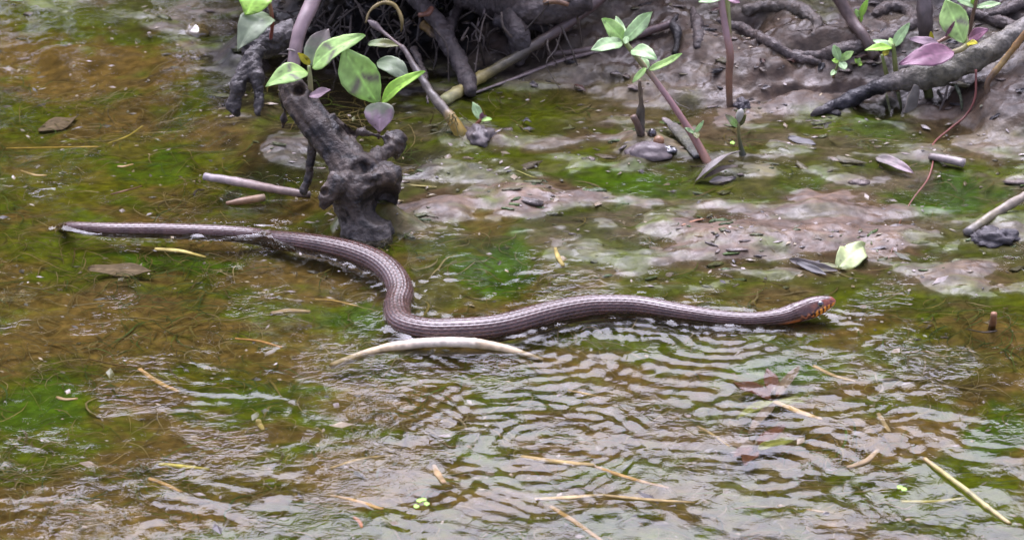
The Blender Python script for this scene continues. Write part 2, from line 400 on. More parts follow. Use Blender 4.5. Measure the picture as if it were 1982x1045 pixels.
Cw = (1 - mixg) * np.array((.20, .165, .13)) + mixg * np.array((.12, .125, .055))
Cb = np.array((.235, .185, .165)) * (1 + .25 * n2[..., None]); Cb = Cb * (1 - .5 * mixg) + .5 * mixg * np.array((.17, .155, .10))
C = C * (1 - wet) + Cw * wet; C = C * (1 - onb) + Cb * onb
bandk = (sstep(.0, .45, fbm2(X * 5 + .6 * Y, Y * 19, 4, 88)) * .8)[..., None] * wet * (1 - onb)
C = C * (1 - bandk) + bandk * np.array((.100, .135, .016))
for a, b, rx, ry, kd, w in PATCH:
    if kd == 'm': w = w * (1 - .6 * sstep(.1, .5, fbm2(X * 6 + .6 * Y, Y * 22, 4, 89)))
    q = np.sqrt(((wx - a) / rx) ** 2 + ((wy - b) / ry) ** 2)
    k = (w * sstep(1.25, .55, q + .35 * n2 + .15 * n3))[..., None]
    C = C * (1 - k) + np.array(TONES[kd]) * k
far = sstep(1.1, 1.8, Y)[..., None] * (np.ones_like(C))
C = C * (1 - far) + far * np.array((.04, .05, .018))
C = C * (1 + .28 * n3 + .22 * n2)[..., None]
# lumps of the film toned lighter, troughs darker
lump = np.clip(fbm2(X * 9 + .5 * Y, Y * 15, 3, 12), -1, 1)[..., None]
C = C * (1 + .35 * lump * wet)
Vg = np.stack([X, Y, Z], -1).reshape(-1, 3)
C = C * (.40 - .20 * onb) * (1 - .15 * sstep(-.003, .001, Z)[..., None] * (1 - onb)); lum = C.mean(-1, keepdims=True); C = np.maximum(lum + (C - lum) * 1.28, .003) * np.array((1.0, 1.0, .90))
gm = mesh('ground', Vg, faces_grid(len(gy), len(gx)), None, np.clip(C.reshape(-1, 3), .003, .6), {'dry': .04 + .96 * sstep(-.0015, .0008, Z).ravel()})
tag(link('ground', gm, M_MUD, None, (0, 0, 0)), 'muddy stream bed rising into a wet grey bank', None, None, 'structure')

# ------------------------------------------------------------------ water sheet
SNK = [  # px, py of the centre line, radius mm, height of the centre over the water mm
 (96, 440, 1.5, -46), (110, 439, 3.6, -32), (122, 439, 5.4, -16), (136, 439, 6.8, -1.0), (175, 442, 8.2, 2.2), (221, 445, 9.2, 2.6), (300, 446, 9.6, 2.2), (363, 448, 9.8, 1.2),
 (430, 451, 10.2, 0.0), (484, 456, 10.6, -4), (518, 462, 11.4, -9.6), (548, 466, 12.2, -5), (590, 471, 13.2, 0.6), (640, 480, 14.6, 3.0), (690, 493, 15.6, 3.6),
 (735, 513, 16.2, 3.0), (764, 540, 16.4, 1.0), (775, 570, 16.4, -1.2), (768, 600, 16.4, -2.0), (778, 628, 16.4, -.5), (818, 641, 16.6, 2), (870, 643, 16.8, 3.4),
 (960, 636, 16.8, 4), (1064, 609, 16.2, 4), (1130, 596, 15.4, 4), (1180, 593, 14.8, 4), (1240, 595, 14.0, 3.6), (1316, 607, 12.6, 2.6), (1391, 617, 11.0, 1.6), (1454, 620, 10.2, 2.0), (1500, 617, 10.2, 4.0),
 (1530, 609.5, 11.2, 5.5), (1550, 602.5, 13.0, 8.5), (1572, 595.5, 13.6, 11.5), (1592, 589, 11.4, 14.8), (1604, 585.5, 8.8, 17), (1612, 583.5, 6.2, 18.6), (1616.5, 582.5, 2.6, 19.4)]
SP = np.array([list(at(a, b + (1.2 if a < 1500 else 0), (z - (1.6 if 130 < a < 1500 else 0)) / 1000.)) + [r * (.94 if a < 1500 else 1) / 1000., z / 1000.] for a, b, r, z in SNK])
wxs = axis(-.75, .75, .0022, 40); wys = axis(-.78, .95, .0031, 40)
WX, WY = np.meshgrid(wxs, wys); qx, qy = px_of(WX, WY)
AMP = [(1050, 860, 330, 190, .9), (1500, 900, 420, 190, .95), (1280, 680, 260, 60, 1.0), (1650, 690, 260, 60, .55), (850, 570, 90, 60, .55), (420, 560, 330, 80, .28),
       (500, 720, 300, 90, .45), (700, 1000, 400, 90, .6), (160, 640, 200, 60, .22), (140, 85, 150, 30, .35), (1900, 970, 160, 90, .6), (1150, 510, 160, 40, .3), (250, 800, 300, 60, .35), (130, 900, 260, 90, .35)]
A = np.full_like(WX, .09)
for a, b, rx, ry, w in AMP:
    A = np.maximum(A, w * np.exp(-(((qx - a) / rx) ** 2 + ((qy - b) / ry) ** 2) ** 1.2))
A *= sstep(1.6, .9, np.maximum(np.abs(WX), np.abs(WY)))
A *= .30 + 1.0 * sstep(-.35, .45, fbm2(WX * 7, WY * 6, 3, 60))
ux = WX + .045 * fbm2(WX * 8, WY * 6, 2, 51) + .010 * fbm2(WX * 25, WY * 20, 2, 56); uy = WY + .050 * fbm2(WX * 7, WY * 5, 2, 52) + .010 * fbm2(WX * 25, WY * 20, 2, 57)
R = .85 * fbm2(ux * 14, uy * 12, 2, 53, .42) + .22 * fbm2(ux * 38, uy * 28, 2, 58, .45) + .22 * np.abs(fbm2(ux * 46, uy * 34, 1, 54))
def rings(px, py, lam, rx, amp):
    p = at(px, py); d = np.hypot(WX - p[0], WY - p[1]) + .034 * pn2(WX * 7, WY * 7, 71) + .008 * pn2(WX * 20, WY * 20, 72)
    return amp * np.sin(2 * np.pi * d / lam) * np.exp(-(d / rx) ** 2)
R2 = rings(1060, 860, .024, .20, .7) + rings(1000, 655, .021, .24, .7) + rings(1420, 640, .028, .28, .9) + rings(1590, 625, .022, .14, .6) + rings(290, 1030, .028, .07, .8) + rings(1480, 930, .036, .22, 1.0) + rings(790, 600, .022, .10, .8)
SD = np.full(WX.shape, 9.0); SR = np.zeros(WX.shape)
for p in crom(SP, 260)[0]:
    d_ = np.hypot(WX - p[0], WY - p[1]); rw = math.sqrt(max(p[3] ** 2 - p[2] ** 2, 0)) if abs(p[2]) < p[3] else 0
    kk_ = d_ < SD; SD = np.where(kk_, d_, SD); SR = np.where(kk_, rw, SR)
A = np.maximum(A, .75 * np.exp(-(SD / .035) ** 2))
RZ = A * (.0034 * R + .0009 * R2) + .0016 * np.exp(-((SD - SR) / .0050) ** 2) * (SR > 0) + A * .0006 * np.sin(2 * np.pi * SD / .016) * np.exp(-(SD / .05) ** 2)
RZ += A * .0004 * np.sin(2 * np.pi * (uy + .25 * ux) / .030) * sstep(-.2, .5, pn2(WX * 5, WY * 4, 77))
Vw = np.stack([WX, WY, RZ], -1).reshape(-1, 3)
wm = mesh('water', Vw, faces_grid(len(wys), len(wxs)), None, None, {'ripple': np.clip(A * .45 + .08 + .75 * sstep(.05, .5, fbm2(WX * 8, WY * 8, 3, 61)) * sstep(-.02, .25, .1 - WY + .55), 0, 1).ravel()})
tag(link('water', wm, M_WATER, None, (0, 0, 0)), 'shallow rippled stream water over brown silt and algae', None, None, 'structure')

# ------------------------------------------------------------------ unseen bank saplings, heights and gaps shaped for the water's reflections
def sapling(x, y, h, w, seed, dens, label):
    r = np.random.default_rng(seed); z = float(ground(np.array([x]), np.array([y]))[0]) - .02
    B0 = np.array([x, y, z]); t = thing('reflection_sapling', B0, label, 'sapling', 'unseen saplings for the reflections')
    top = B0 + np.array([r.normal(0, .1), r.normal(0, .1), h])
    stick('trunk', [B0 - U3(0, 0, .05), B0 + (top - B0) * .5 + r.normal(0, .04, 3), top], [.03, .022, .006], [(0, (.12, .09, .06)), (1, (.10, .09, .05))], M_BARK, t, step=.05, seg=8)
    Vs, Fs, Cs, k = [], [], [], 0
    for q in range(dens):
        u = r.uniform(.12, 1.0); st = B0 + (top - B0) * u * .8
        an = r.uniform(0, 2 * np.pi); e = st + np.array([math.cos(an) * w * r.uniform(.2, 1), math.sin(an) * w * .6 * r.uniform(.2, 1), h * r.uniform(.02, .2)])
        if q % 2 == 0: stick('limb', [st, (st + e) / 2 + r.normal(0, .03, 3), e], [.010, .007, .003], [(0, (.10, .085, .05)), (1, (.10, .09, .045))], M_BARK, t, step=.06, seg=6)
        n = 48; P = e + r.normal(size=(n, 3)) * np.array([.11, .11, .07])
        a = r.normal(size=(n, 3)); a /= np.linalg.norm(a, axis=1)[:, None]; b = np.cross(a, r.normal(size=(n, 3))); b /= np.linalg.norm(b, axis=1)[:, None]
        s_ = r.uniform(.03, .065, n)[:, None]
        Vs.append(np.stack([P - a * s_, P + b * s_ * .45, P + a * s_, P - b * s_ * .45], 1).reshape(-1, 3)); Fs.append(np.arange(n * 4).reshape(-1, 4) + k); k += n * 4
        Cs.append(np.repeat(np.array((.040, .075, .018)) * r.uniform(.6, 1.5, (n, 1)), 4, 0))
    link('foliage', mesh('foliage', np.vstack(Vs), np.vstack(Fs), None, np.vstack(Cs), smooth=False), M_GRASS, t, B0)
def U3(*a): return np.array(a, float)
for a in [(-1.35, 2.9, 1.3, .55, 50, 70, 'tallest dense sapling at the upstream end of the bank'), (-.70, 3.0, 1.1, .5, 51, 60, 'bushy sapling next to the dense upstream one'), (-.05, 2.9, .42, .5, 52, 46, 'short bushy sapling standing behind the root hollow'),
          (.60, 3.0, .38, .5, 53, 46, 'shortest rounded sapling above the long mud slope'), (1.25, 2.9, .55, .55, 54, 52, 'spreading sapling at the downstream end of the bank')]: sapling(*a)

# ------------------------------------------------------------------ the snake
def build_snake():
    n, seg = 1000, 132
    D, s = crom(SP, n); C, r = D[:, :3], D[:, 3]
    T = np.gradient(C, axis=0); T /= np.linalg.norm(T, axis=1)[:, None]
    up = np.array([0, 0, 1.0]); Nn = up - T * (T @ up)[:, None]; Nn /= np.linalg.norm(Nn, axis=1)[:, None]
    B = np.cross(T, Nn)                                                         # towards the snake's right side
    sh0 = s[np.argmin(np.abs(C[:, 0] - at(1536, 609)[0]) + 9 * (C[:, 0] < .2))]
    h = (s - sh0) / (s[-1] - sh0); hd = sstep(0, .18, h)
    a = (np.arange(seg) / seg * 2 * np.pi)[None]; ca, sa = np.cos(a), np.sin(a)
    top = 1 - .06 * hd[:, None]; bot = 1 - .10 * hd[:, None] - .10
    wid = 1.02 + .05 * hd[:, None] * np.exp(-((h[:, None] - .32) / .25) ** 2) - .10 * sstep(.6, 1, h)[:, None]
    sq = .88 + .10 * hd[:, None]                                                # squarer section at the head
    cn = np.sign(ca) * np.abs(ca) ** sq; sn = np.sign(sa) * np.abs(sa) ** sq
    wid = wid * (1 - .24 * hd[:, None] * np.clip(ca, 0, 1))                       # cheeks slope outwards to the jaw
    ad = np.abs(((a + np.pi) % (2 * np.pi)) - np.pi) * 180 / np.pi + 0 * h[:, None]      # 0 back .. 180 belly
    side = np.sign(np.sin(a)) + 0 * h[:, None]
    rr = r[:, None] * (1 + 0 * a)
    # scales
    rows = 24; v = a / (2 * np.pi) * rows; j = np.floor(v); fv = v - j - .5
    u = (s / .0088)[:, None] + .5 * (j % 2); fu = u - np.floor(u)
    dors = sstep(128, 112, ad) * (1 - hd[:, None])
    dome = (1 - (2 * fv) ** 2) * (.35 + .65 * (1 - fu)) * sstep(0, .12, fu)
    keel = np.exp(-(fv / .13) ** 2)
    fat = (r / .0165)[:, None]
    rr = rr + dors * fat * (.00068 * dome + .00015 * keel)
    plate = np.minimum.reduce([np.abs(ad - 20 - 14 * (1 - h[:, None])) / 2.2] + [np.abs(h[:, None] - q_ - .0006 * ad) / .012 + 3 * (ad > 46) for q_ in (.30, .47, .66, .82)])
    rr = rr + hd[:, None] * (-.00045 * np.exp(-plate ** 2) + .00030 * pn2(s[:, None] * 420, a * 9 + 0 * s[:, None], 7) * sstep(.75, .3, h)[:, None])
    # gular and belly shields
    fb = (s / .0075)[:, None] % 1.0
    rr = rr + (1 - dors) * (1 - hd[:, None]) * .0002 * fb
    # head: brow ridge, mouth line, cheek
    mouth = 103 - 6 * h[:, None]
    rr = rr * (1 - .035 * hd[:, None] * np.exp(-((ad - mouth) / 3.5) ** 2) * sstep(.12, .3, h)[:, None])
    rr = rr * (1 + .05 * np.exp(-((ad - 44) / 9) ** 2) * np.exp(-((h[:, None] - .64) / .10) ** 2))
    rr = rr * (1 - .10 * np.exp(-((ad - 62) / 12) ** 2) * np.exp(-((h[:, None] - .64) / .07) ** 2))
    rr = rr * (1 - .10 * np.exp(-((ad - 62) / 9) ** 2) * np.exp(-((h[:, None] - .93) / .022) ** 2))
    V = C[:, None] + rr[..., None] * ((np.where(ca > 0, top, bot) * cn)[..., None] * Nn[:, None] + (wid * sn)[..., None] * B[:, None])
    # colours
    nz = fbm3(V.reshape(-1, 3) * 55, 3, 3).reshape(n, seg)
    pos = (s / s[-1])[:, None]
    back = np.array((.165, .082, .062)); flank = np.array((.22, .118, .098)); red = np.array((.19, .062, .040))
    c = back + (flank - back) * sstep(30, 85, ad)[..., None] + 0 * V
    c = c * (1 + .22 * nz)[..., None]
    rk = (sstep(.62, .80, pos) * sstep(.95, .80, pos) * .55 + .15) * sstep(60, 110, ad) * sstep(-.2, .5, nz)
    c = c * (1 - rk[..., None]) + red * rk[..., None]
    band = sstep(.25, .6, np.sin(s[:, None] * 150 + 1.5 * nz)) * sstep(20, 70, ad) * .35
    c = c * (1 - band[..., None] * .6)
    dash = dors * sstep(.18, .32, np.abs(fv)) * sstep(.10, .24, fu) * sstep(.80, .60, fu) * sstep(118, 95, ad)  # dark skin between scale rows, with the keels' shadow painted in
    dash = dash * (.35 + .65 * sstep(.18, .30, pos)) * (.75 + .25 * (j % 2))
    c = c * (1 - .92 * dash[..., None])
    c = c * (1 + .18 * (dors * keel * sstep(.1, .5, fu))[..., None])
    bel = sstep(108, 122, ad)[..., None]
    belc = np.array((.30, .11, .045)) * (1 + .5 * nz)[..., None]
    c = c * (1 - bel) + belc * bel
    st = (sstep(.935, .955, pos) * np.exp(-((ad - 106) / 9) ** 2) * (1 - hd[:, None]))[..., None]
    c = c * (1 - .8 * st) + .8 * st * np.array((1.2, .36, .06))
    hh = h[:, None] + 0 * ad
    hc = np.array((.14, .065, .052)) * (1 + .25 * nz)[..., None]
    def lay(hc, k, rgb): return hc * (1 - k[..., None]) + np.array(rgb) * k[..., None]
    hc = lay(hc, sstep(.50, .80, hh) * sstep(28, 52, ad) * .95, (.55, .10, .045))
    hc = lay(hc, sstep(.88, .97, hh) * .8, (.60, .11, .05))
    hc = lay(hc, sstep(.30, .5, hh) * sstep(36, 60, ad) * sstep(90, 76, ad) * .8, (.42, .15, .08))
    lip = sstep(76, 82, ad) * sstep(130, 122, ad) * sstep(.34, .42, hh)
    hc = lay(hc, lip, (1.9, .72, .07))
    bar = sstep(.05, .55, np.sin((hh - .04 + (ad - 105) * .0009) * 2 * np.pi / .118)) * lip
    hc = lay(hc, bar, (.085, .012, .010))
    hc = lay(hc, sstep(62, 70, ad) * sstep(88, 82, ad) * sstep(.70, .80, hh) * .8, (.36, .07, .03))
    hc = lay(hc, np.exp(-((ad - 98 - 10 * np.sin(hh * 40)) / 7) ** 2) * sstep(.05, .14, hh) * sstep(.42, .34, hh) * .85, (1.5, .52, .22))
    streak = np.exp(-((ad - (66 + (.60 - hh) * 105)) / 7.5) ** 2) * sstep(.26, .33, hh) * sstep(.64, .58, hh)
    hc = lay(hc, streak, (.045, .018, .020))
    hc = lay(hc, np.exp(-(((ad - 62) / 17) ** 2 + ((hh - .64) / .085) ** 2) ** 2) * .85, (.05, .022, .02))
    hc = lay(hc, np.exp(-((ad - mouth) / 2.2) ** 2) * sstep(.3, .4, hh) * .7, (.10, .02, .012))
    hc = lay(hc, sstep(120, 128, ad), (.9, .6, .5))
    hc = lay(hc, np.exp(-(((ad - 62) / 9) ** 2 + ((hh - .93) / .02) ** 2)), (.03, .01, .01))
    c = c * (1 - hd[:, None, None]) + hc * hd[:, None, None]
    Vf = V.reshape(-1, 3); k = len(Vf)
    Vf = np.vstack([Vf, C[0], C[-1] + T[-1] * r[-1] * .4])
    jj = np.arange(seg); j2 = (jj + 1) % seg
    Ft = np.vstack([np.stack([np.full(seg, k), j2, jj], 1), np.stack([np.full(seg, k + 1), (n - 1) * seg + jj, (n - 1) * seg + j2], 1)])
    cf = np.vstack([c.reshape(-1, 3), back, (.34, .075, .035)])
    base = (C[600, 0], C[600, 1], C[600, 2] - r[600])
    t = thing('snake', base, 'brown striped water snake with orange barred lips swimming through the shallows', 'snake')
    link('body', mesh('body', Vf, faces_grid(n, seg, True), Ft, np.clip(cf * .37, .005, .9)), M_SNAKE, t)
    i = int(np.argmin(np.abs(h - .64)))
    for sg in (1, -1):
        an = math.radians(60)
        out = Nn[i] * math.cos(an) * .80 + B[i] * sg * math.sin(an); out /= np.linalg.norm(out)
        ec = C[i] + r[i] * (Nn[i] * math.cos(an) * .90 + B[i] * sg * math.sin(an) * .84) - out * .0022
        vv, ff, cc = [], [], []
        nu, nv = 18, 24; R0 = .0044
        th = np.linspace(0, np.pi, nu)[:, None]; ph = (np.arange(nv) / nv * 2 * np.pi)[None]
        e1 = T[i] - out * (T[i] @ out); e1 /= np.linalg.norm(e1); e2 = np.cross(out, e1)
        S = np.cos(th)[..., None] * out + np.sin(th)[..., None] * (np.cos(ph)[..., None] * e1 + np.sin(ph)[..., None] * e2)
        E = ec + R0 * S
        tc = np.repeat(np.degrees(th), nv, 1)
        ey = np.where((tc < 36)[..., None], (.008, .007, .008), np.where((tc < 50)[..., None], (.55, .36, .13), (.05, .02, .018)))
        low = (S @ np.array([0, 0, 1.0]))[..., None]
        ey = np.where((tc < 50)[..., None] & (tc >= 36)[..., None] & (low > out[2] * .74 - .12), np.array((.035, .02, .018)), ey)
        eo = link('eye', mesh('eye', E.reshape(-1, 3), faces_grid(nu, nv, True), None, ey.reshape(-1, 3)), M_EYE, t, ec)
build_snake()

# ------------------------------------------------------------------ leaves and stems
def leaf_mesh(P0, P1, width, nrm, curl=0.0, fold=.2, wave=.07, kind='green', seed=0, belly=.85, tip=1.0, sag=0.0):
    P0 = np.asarray(P0, float); P1 = np.asarray(P1, float); d = P1 - P0; L = np.linalg.norm(d); d = d / L
    nrm = np.asarray(nrm, float); nrm = nrm - d * (nrm @ d); nrm /= np.linalg.norm(nrm); sd_ = np.cross(d, nrm)
    n, m = 22, 13
    t = np.linspace(0, 1, n)[:, None]; v = np.linspace(-1, 1, m)[None]
    w = width / 2 * np.clip(np.sin(np.pi * np.clip(t, 0, 1) ** belly), 0, 1) ** (.72 * tip) * (1 - .30 * sstep(.68, 1, t)) + .0005
    edge = 1 + .02 * np.sin(t * 37 + seed) * np.abs(v)
    q = P0 + d * (t * L)[..., None] * np.ones((1, m, 1)) + sd_ * (w * v * edge)[..., None]
    lift = curl * L * np.sin(np.pi * t) + fold * w * np.abs(v) + sag * L * t ** 2.2 + wave * width * np.sin(t * 9 + 2 * v + seed) * np.abs(v)
    lift = lift - .03 * w * np.cos(t * 60) * (np.abs(v) > .15) * (1 - np.abs(v))
    q = q + nrm * lift[..., None]
    g = {'green': (.50, .74, .24), 'bright': (.46, .76, .12), 'pale': (.55, .76, .38), 'dull': (.34, .40, .25), 'pink': (.46, .33, .36), 'purple': (.33, .16, .22),
         'dead': (.16, .12, .085), 'mud': (.17, .145, .125), 'yellow': (.55, .50, .04), 'lime': (.62, .70, .33), 'sunk': (.10, .040, .022), 'olive': (.16, .17, .04), 'dark': (.045, .04, .038)}[kind.split('+')[0]]
    c = np.ones((n, m, 3)) * np.array(g)
    vein = np.exp(-(v / .07) ** 2) + .45 * np.exp(-((np.abs(v) * 1.1 - (t * 7 % 1.0)) / .10) ** 2) * (np.abs(v) < .9)
    c = c * (1 + .34 * vein[..., None]); c = c * (1 - .5 * (sstep(.5, .75, fbm3(q.reshape(-1, 3) * 160, 2, seed + 40))).reshape(n, m))[..., None]
    nz = fbm3(q.reshape(-1, 3) * 90, 3, seed).reshape(n, m); c = c * (1 + .22 * nz)[..., None]
    if '+mark' in kind:
        k = np.exp(-((t - .50 + .16 * np.abs(v) + .04 * nz) / .055) ** 2) * (np.abs(v) < .85) * (np.abs(v) > .06)
        c = c * (1 - .8 * k[..., None]) + .8 * k[..., None] * np.array((.20, .10, .17))
    if '+blush' in kind:
        k = sstep(.25, .8, t + .3 * nz) * np.ones_like(v)
        c = c * (1 - .65 * k[..., None]) + .65 * k[..., None] * np.array((.36, .24, .26))
    if '+greenbase' in kind:
        k = sstep(.55, .2, t + .3 * nz) * np.ones_like(v)
        c = c * (1 - .6 * k[..., None]) + .6 * k[..., None] * np.array((.33, .46, .22))
    V = q.reshape(-1, 3); V2 = V - nrm * .0005
    F = faces_grid(n, m); k = n * m
    rim = np.concatenate([np.arange(m), np.arange(1, n) * m + m - 1, (n - 1) * m + np.arange(m - 2, -1, -1), np.arange(n - 2, 0, -1) * m])
    rim2 = np.roll(rim, -1)
    Fs = np.vstack([F, F[:, ::-1] + k, np.stack([rim, rim + k, rim2 + k, rim2], 1)])
    return np.vstack([V, V2]), Fs, np.clip(np.tile(c.reshape(-1, 3) * .76, (2, 1)), .01, .9)
LS = [0]
CAMD = -FWD
def leaf(parent, P0, P1, width_px, nrm=None, kind='green', name='leaf', mat=None, **k):
    LS[0] += 1
    if nrm is None: nrm = np.array([RNG.normal() * .25, -.55, .8])
    V, F, c = leaf_mesh(P0, P1, width_px * KPX * DIST, nrm, kind=kind, seed=LS[0], **k)
    me = mesh(name, V, F, None, c)
    return link(name, me, mat or M_LEAF, parent, P0)
GREENST = [(0, (.30, .16, .08)), (.5, (.28, .30, .09)), (1, (.32, .42, .12))]

Y1 = pw(690, 432)[1]
# dead-looking root knot that rises out of the stream
def yk(px, py, dy): return at_y(px, py, Y1 + dy)
chains = [([yk(712, 505, -.01), yk(706, 450, -.005), yk(700, 420, 0), yk(692, 380, .01), yk(692, 340, .02)], [.050, .040, .034, .040, .041]),
          ([yk(684, 350, .02), yk(668, 318, .035), yk(645, 285, .055), yk(615, 245, .075), yk(590, 208, .095), yk(566, 168, .115), yk(556, 150, .12)], [.030, .025, .023, .023, .021, .018, .015]),
          ([yk(660, 345, -.005), yk(640, 372, -.015), yk(625, 405, -.02)], [.016, .014, .006]),
          ([yk(700, 330, .02), yk(725, 312, .05), yk(752, 290, .07), yk(772, 268, .09), yk(768, 300, .12)], [.020, .016, .013, .011, .006]),
          ([yk(665, 262, .07), yk(700, 258, .075), yk(735, 264, .08), yk(772, 262, .09)], [.010, .005, .005, .008]),
          ([yk(640, 225, .08), yk(668, 250, .075), yk(685, 285, .05), yk(700, 318, .03)], [.010, .007, .007, .012]),
          ([yk(590, 215, .09), yk(604, 270, .08), yk(600, 330, .07), yk(586, 372, .06)], [.010, .007, .006, .004]),
          ([yk(740, 325, .02), yk(742, 370, .015), yk(730, 425, .0)], [.026, .024, .018]),
          ([yk(545, 165, .12), yk(552, 205, .13), yk(548, 250, .13)], [.008, .006, .004])]
me, co, no, d = blobmesh('root_knot', [(P_, np.array(R_) * .86) for P_, R_ in chains], .0024, .0045, 22, 4, .0014)
axd = yk(560, 160, .115) - yk(690, 350, .02); axd /= np.linalg.norm(axd)
pst = co - .86 * (co @ axd)[:, None] * axd                                       # fibres along the limb
upk = sstep(.02, .07, co[:, 2]); co += no * (.0035 * upk * fbm3(pst * 85, 3, 8))[:, None]
for dx, dy, q, rr_, dp in [(736, 398, .0, .024, .034), (750, 380, .0, .016, .022), (580, 176, .10, .008, .016), (606, 186, .09, .006, .012), (672, 258, .06, .012, .016), (628, 372, -.02, .006, .010), (700, 340, .0, .018, .008)]:
    cpt = yk(dx, dy, q); lat = co - cpt; along = lat @ FWD; lat = lat - along[:, None] * FWD
    w_ = np.clip(1 - (lat ** 2).sum(1) / rr_ ** 2, 0, 1) * ((no @ FWD) < .15) * (np.abs(along) < .06); co += FWD * (dp * w_)[:, None]
me.vertices.foreach_set('co', co.astype(np.float32).ravel()); me.update()
gray = fbm3(co * 22, 3, 6) + .8 * fbm3(pst * 70, 2, 31); c = np.array((.095, .068, .048)) * (1 + .6 * gray)[:, None]
mudk = sstep(.06, .0, co[:, 2])[:, None] * .7; c = c * (1 - mudk) + mudk * np.array((.17, .15, .13))
mk = (sstep(.2, .8, no[:, 2]) * sstep(-.1, .4, gray))[:, None] * .45; c = c * (1 - mk) + mk * np.array((.15, .12, .10))
c = c * (1 - .75 * sstep(.25, .5, fbm3(co * 60, 2, 9)))[:, None]
paint(me, c)
tag(link('root_knot', me, M_ROOT, None, None), 'gnarled grey root knot with a hollow loop rising out of the stream', 'root')
t = thing('cut_stem', yk(568, 122, .11), 'thick pinkish cut stem leaning up from the top of the root knot', 'stem')
stick('stalk', [yk(568, 150, .115), yk(570, 110, .13), yk(580, 60, .15), yk(602, 10, .18), yk(625, -50, .22)], [.0078, .0080, .0085, .0095, .010],
      [(0, (.26, .19, .18)), (.5, (.34, .24, .24)), (1, (.20, .13, .12))], M_STEM, t, rough=.0006, seed=3, seg=16)
stick('thorn', [yk(572, 100, .128), yk(563, 97, .125), yk(556, 96, .122)], [.0016, .0012, .0003], [(0, (.5, .42, .38)), (1, (.55, .48, .42))], M_STEM, t, step=.002, seg=6)
# roots left of the knot
me, co, no, d = blobmesh('root_cluster', [([yk(500, 95, .22), yk(482, 125, .20), yk(462, 165, .18), yk(455, 225, .16)], [.012, .011, .010, .006]),
    ([yk(488, 120, .20), yk(500, 160, .18), yk(500, 225, .15)], [.010, .008, .004]), ([yk(462, 160, .18), yk(448, 195, .17), yk(440, 215, .16)], [.007, .006, .003]),
    ([yk(470, 100, .24), yk(520, 80, .25), yk(570, 66, .27)], [.014, .018, .016])], .0028, .004, 45, 14, .002)
paint(me, np.array((.082, .070, .062)) * (1 + .6 * fbm3(co * 40, 3, 2))[:, None])
tag(link('root_cluster', me, M_ROOT, None, None), 'dark muddy roots hanging into the water left of the root knot', 'root')

def sprig(name, label, base, stems, leaves, cat='plant', group=None, mat=None):
    t = thing(name, base, label, cat, group)
    for P, R, st in stems: stick('stem', P, R, st, M_STEM, t, rough=.0002, seed=LS[0], seg=10, step=.003, mottle=.12)
    for a in leaves:
        kw = dict(a[5]) if len(a) > 5 else {}
        leaf(t, a[0], a[1], a[2], a[4] if len(a) > 4 and a[4] is not None else None, a[3], mat=kw.pop('mat', None) or mat, **kw)
    return t
U = np.array
def ya(dy): return lambda px, py, q=0: at_y(px, py, Y1 + dy + q)
k = ya(.10)
sprig('leafy_sprig', 'pale green sprig with purple leaf marks growing on the crown of the root knot', k(602, 205),
      [([k(606, 222, .005), k(602, 185), k(600, 150), k(598, 128)], [.0022, .003, .003, .002], [(0, (.30, .17, .10)), (.6, (.40, .36, .16)), (1, (.42, .46, .2))])],
      [(k(604, 132), k(706, 68, -.01), 50, 'green+mark', U([-.2, -.5, .8]), dict(curl=.10, fold=.15, belly=.8)),
       (k(596, 140), k(514, 168, -.03), 42, 'green+mark', U([.1, -.6, .8]), dict(curl=.22, fold=.15, wave=.05)),
       (k(600, 128, .01), k(636, 56, .03), 50, 'dull+blush', U([-.2, -.8, .4]), dict(curl=.05, fold=.3)),
       (k(600, 125, -.005), k(577, 103, -.01), 14, 'yellow', U([0, -.8, .5])),
       (k(598, 186, -.01), k(640, 174, -.02), 22, 'pink', U([0, -.5, .9]), dict(fold=.3, curl=-.05))])
k = ya(.085)
sprig('leafy_sprig', 'pale sprig with one wide marked leaf and a pink lower leaf over the hollow', k(735, 250),
      [([k(733, 268, .01), k(735, 235), k(736, 205), k(734, 185)], [.002, .0026, .0026, .0018], [(0, (.32, .17, .10)), (1, (.42, .45, .16))])],
      [(k(732, 202), k(664, 94, .0), 76, 'green+mark', U([-.25, -.75, .5]), dict(curl=.04, fold=.12, belly=1.15, wave=.04)),
       (k(738, 200), k(822, 138, -.02), 30, 'bright', U([.2, -.5, .8]), dict(fold=.35, curl=.08)),
       (k(734, 198, -.015), k(735, 256, -.03), 58, 'pink+greenbase', U([0, -.85, .5]), dict(belly=.62, fold=.12, curl=.06)),
       (k(730, 120, .06), k(792, 152, .05), 42, 'dull+greenbase', U([-.1, -.5, .85]), dict(curl=.2, fold=.1)),
       (k(712, 86, .07), k(772, 90, .06), 20, 'olive+greenbase', U([-.1, -.5, .85]), dict(curl=.1)),
       (k(735, 200, .01), k(727, 170, .01), 8, 'bright', U([0, -.8, .5]))])
k = ya(.20)
sprig('leafy_sprig', 'drooping sprig with one bright and one grey leaf above the dark roots', k(525, 90),
      [([k(524, 75, .02), k(527, 45), k(522, 10), k(505, -25)], [.0022, .0024, .0026, .0026], [(0, (.35, .06, .05)), (.5, (.36, .10, .06)), (1, (.3, .3, .1))])],
      [(k(505, -22), k(476, 30, -.03), 70, 'bright', U([0, -.7, .7]), dict(belly=.7, fold=.15, curl=.08)),
       (k(524, 32), k(460, 98, -.05), 62, 'dull+greenbase', U([-.2, -.75, .6]), dict(curl=.25, fold=.3, belly=.8))])
k = ya(.26)
sprig('leafy_sprig', 'single pale leaf tip hanging over the upstream corner of the pool', k(-60, -40),
      [([k(-60, 10, .02), k(-50, -20), k(-40, -40)], [.002, .002, .002], GREENST)], [(k(-40, -38), k(44, 0, -.02), 40, 'pale', U([0, -.6, .8]))])

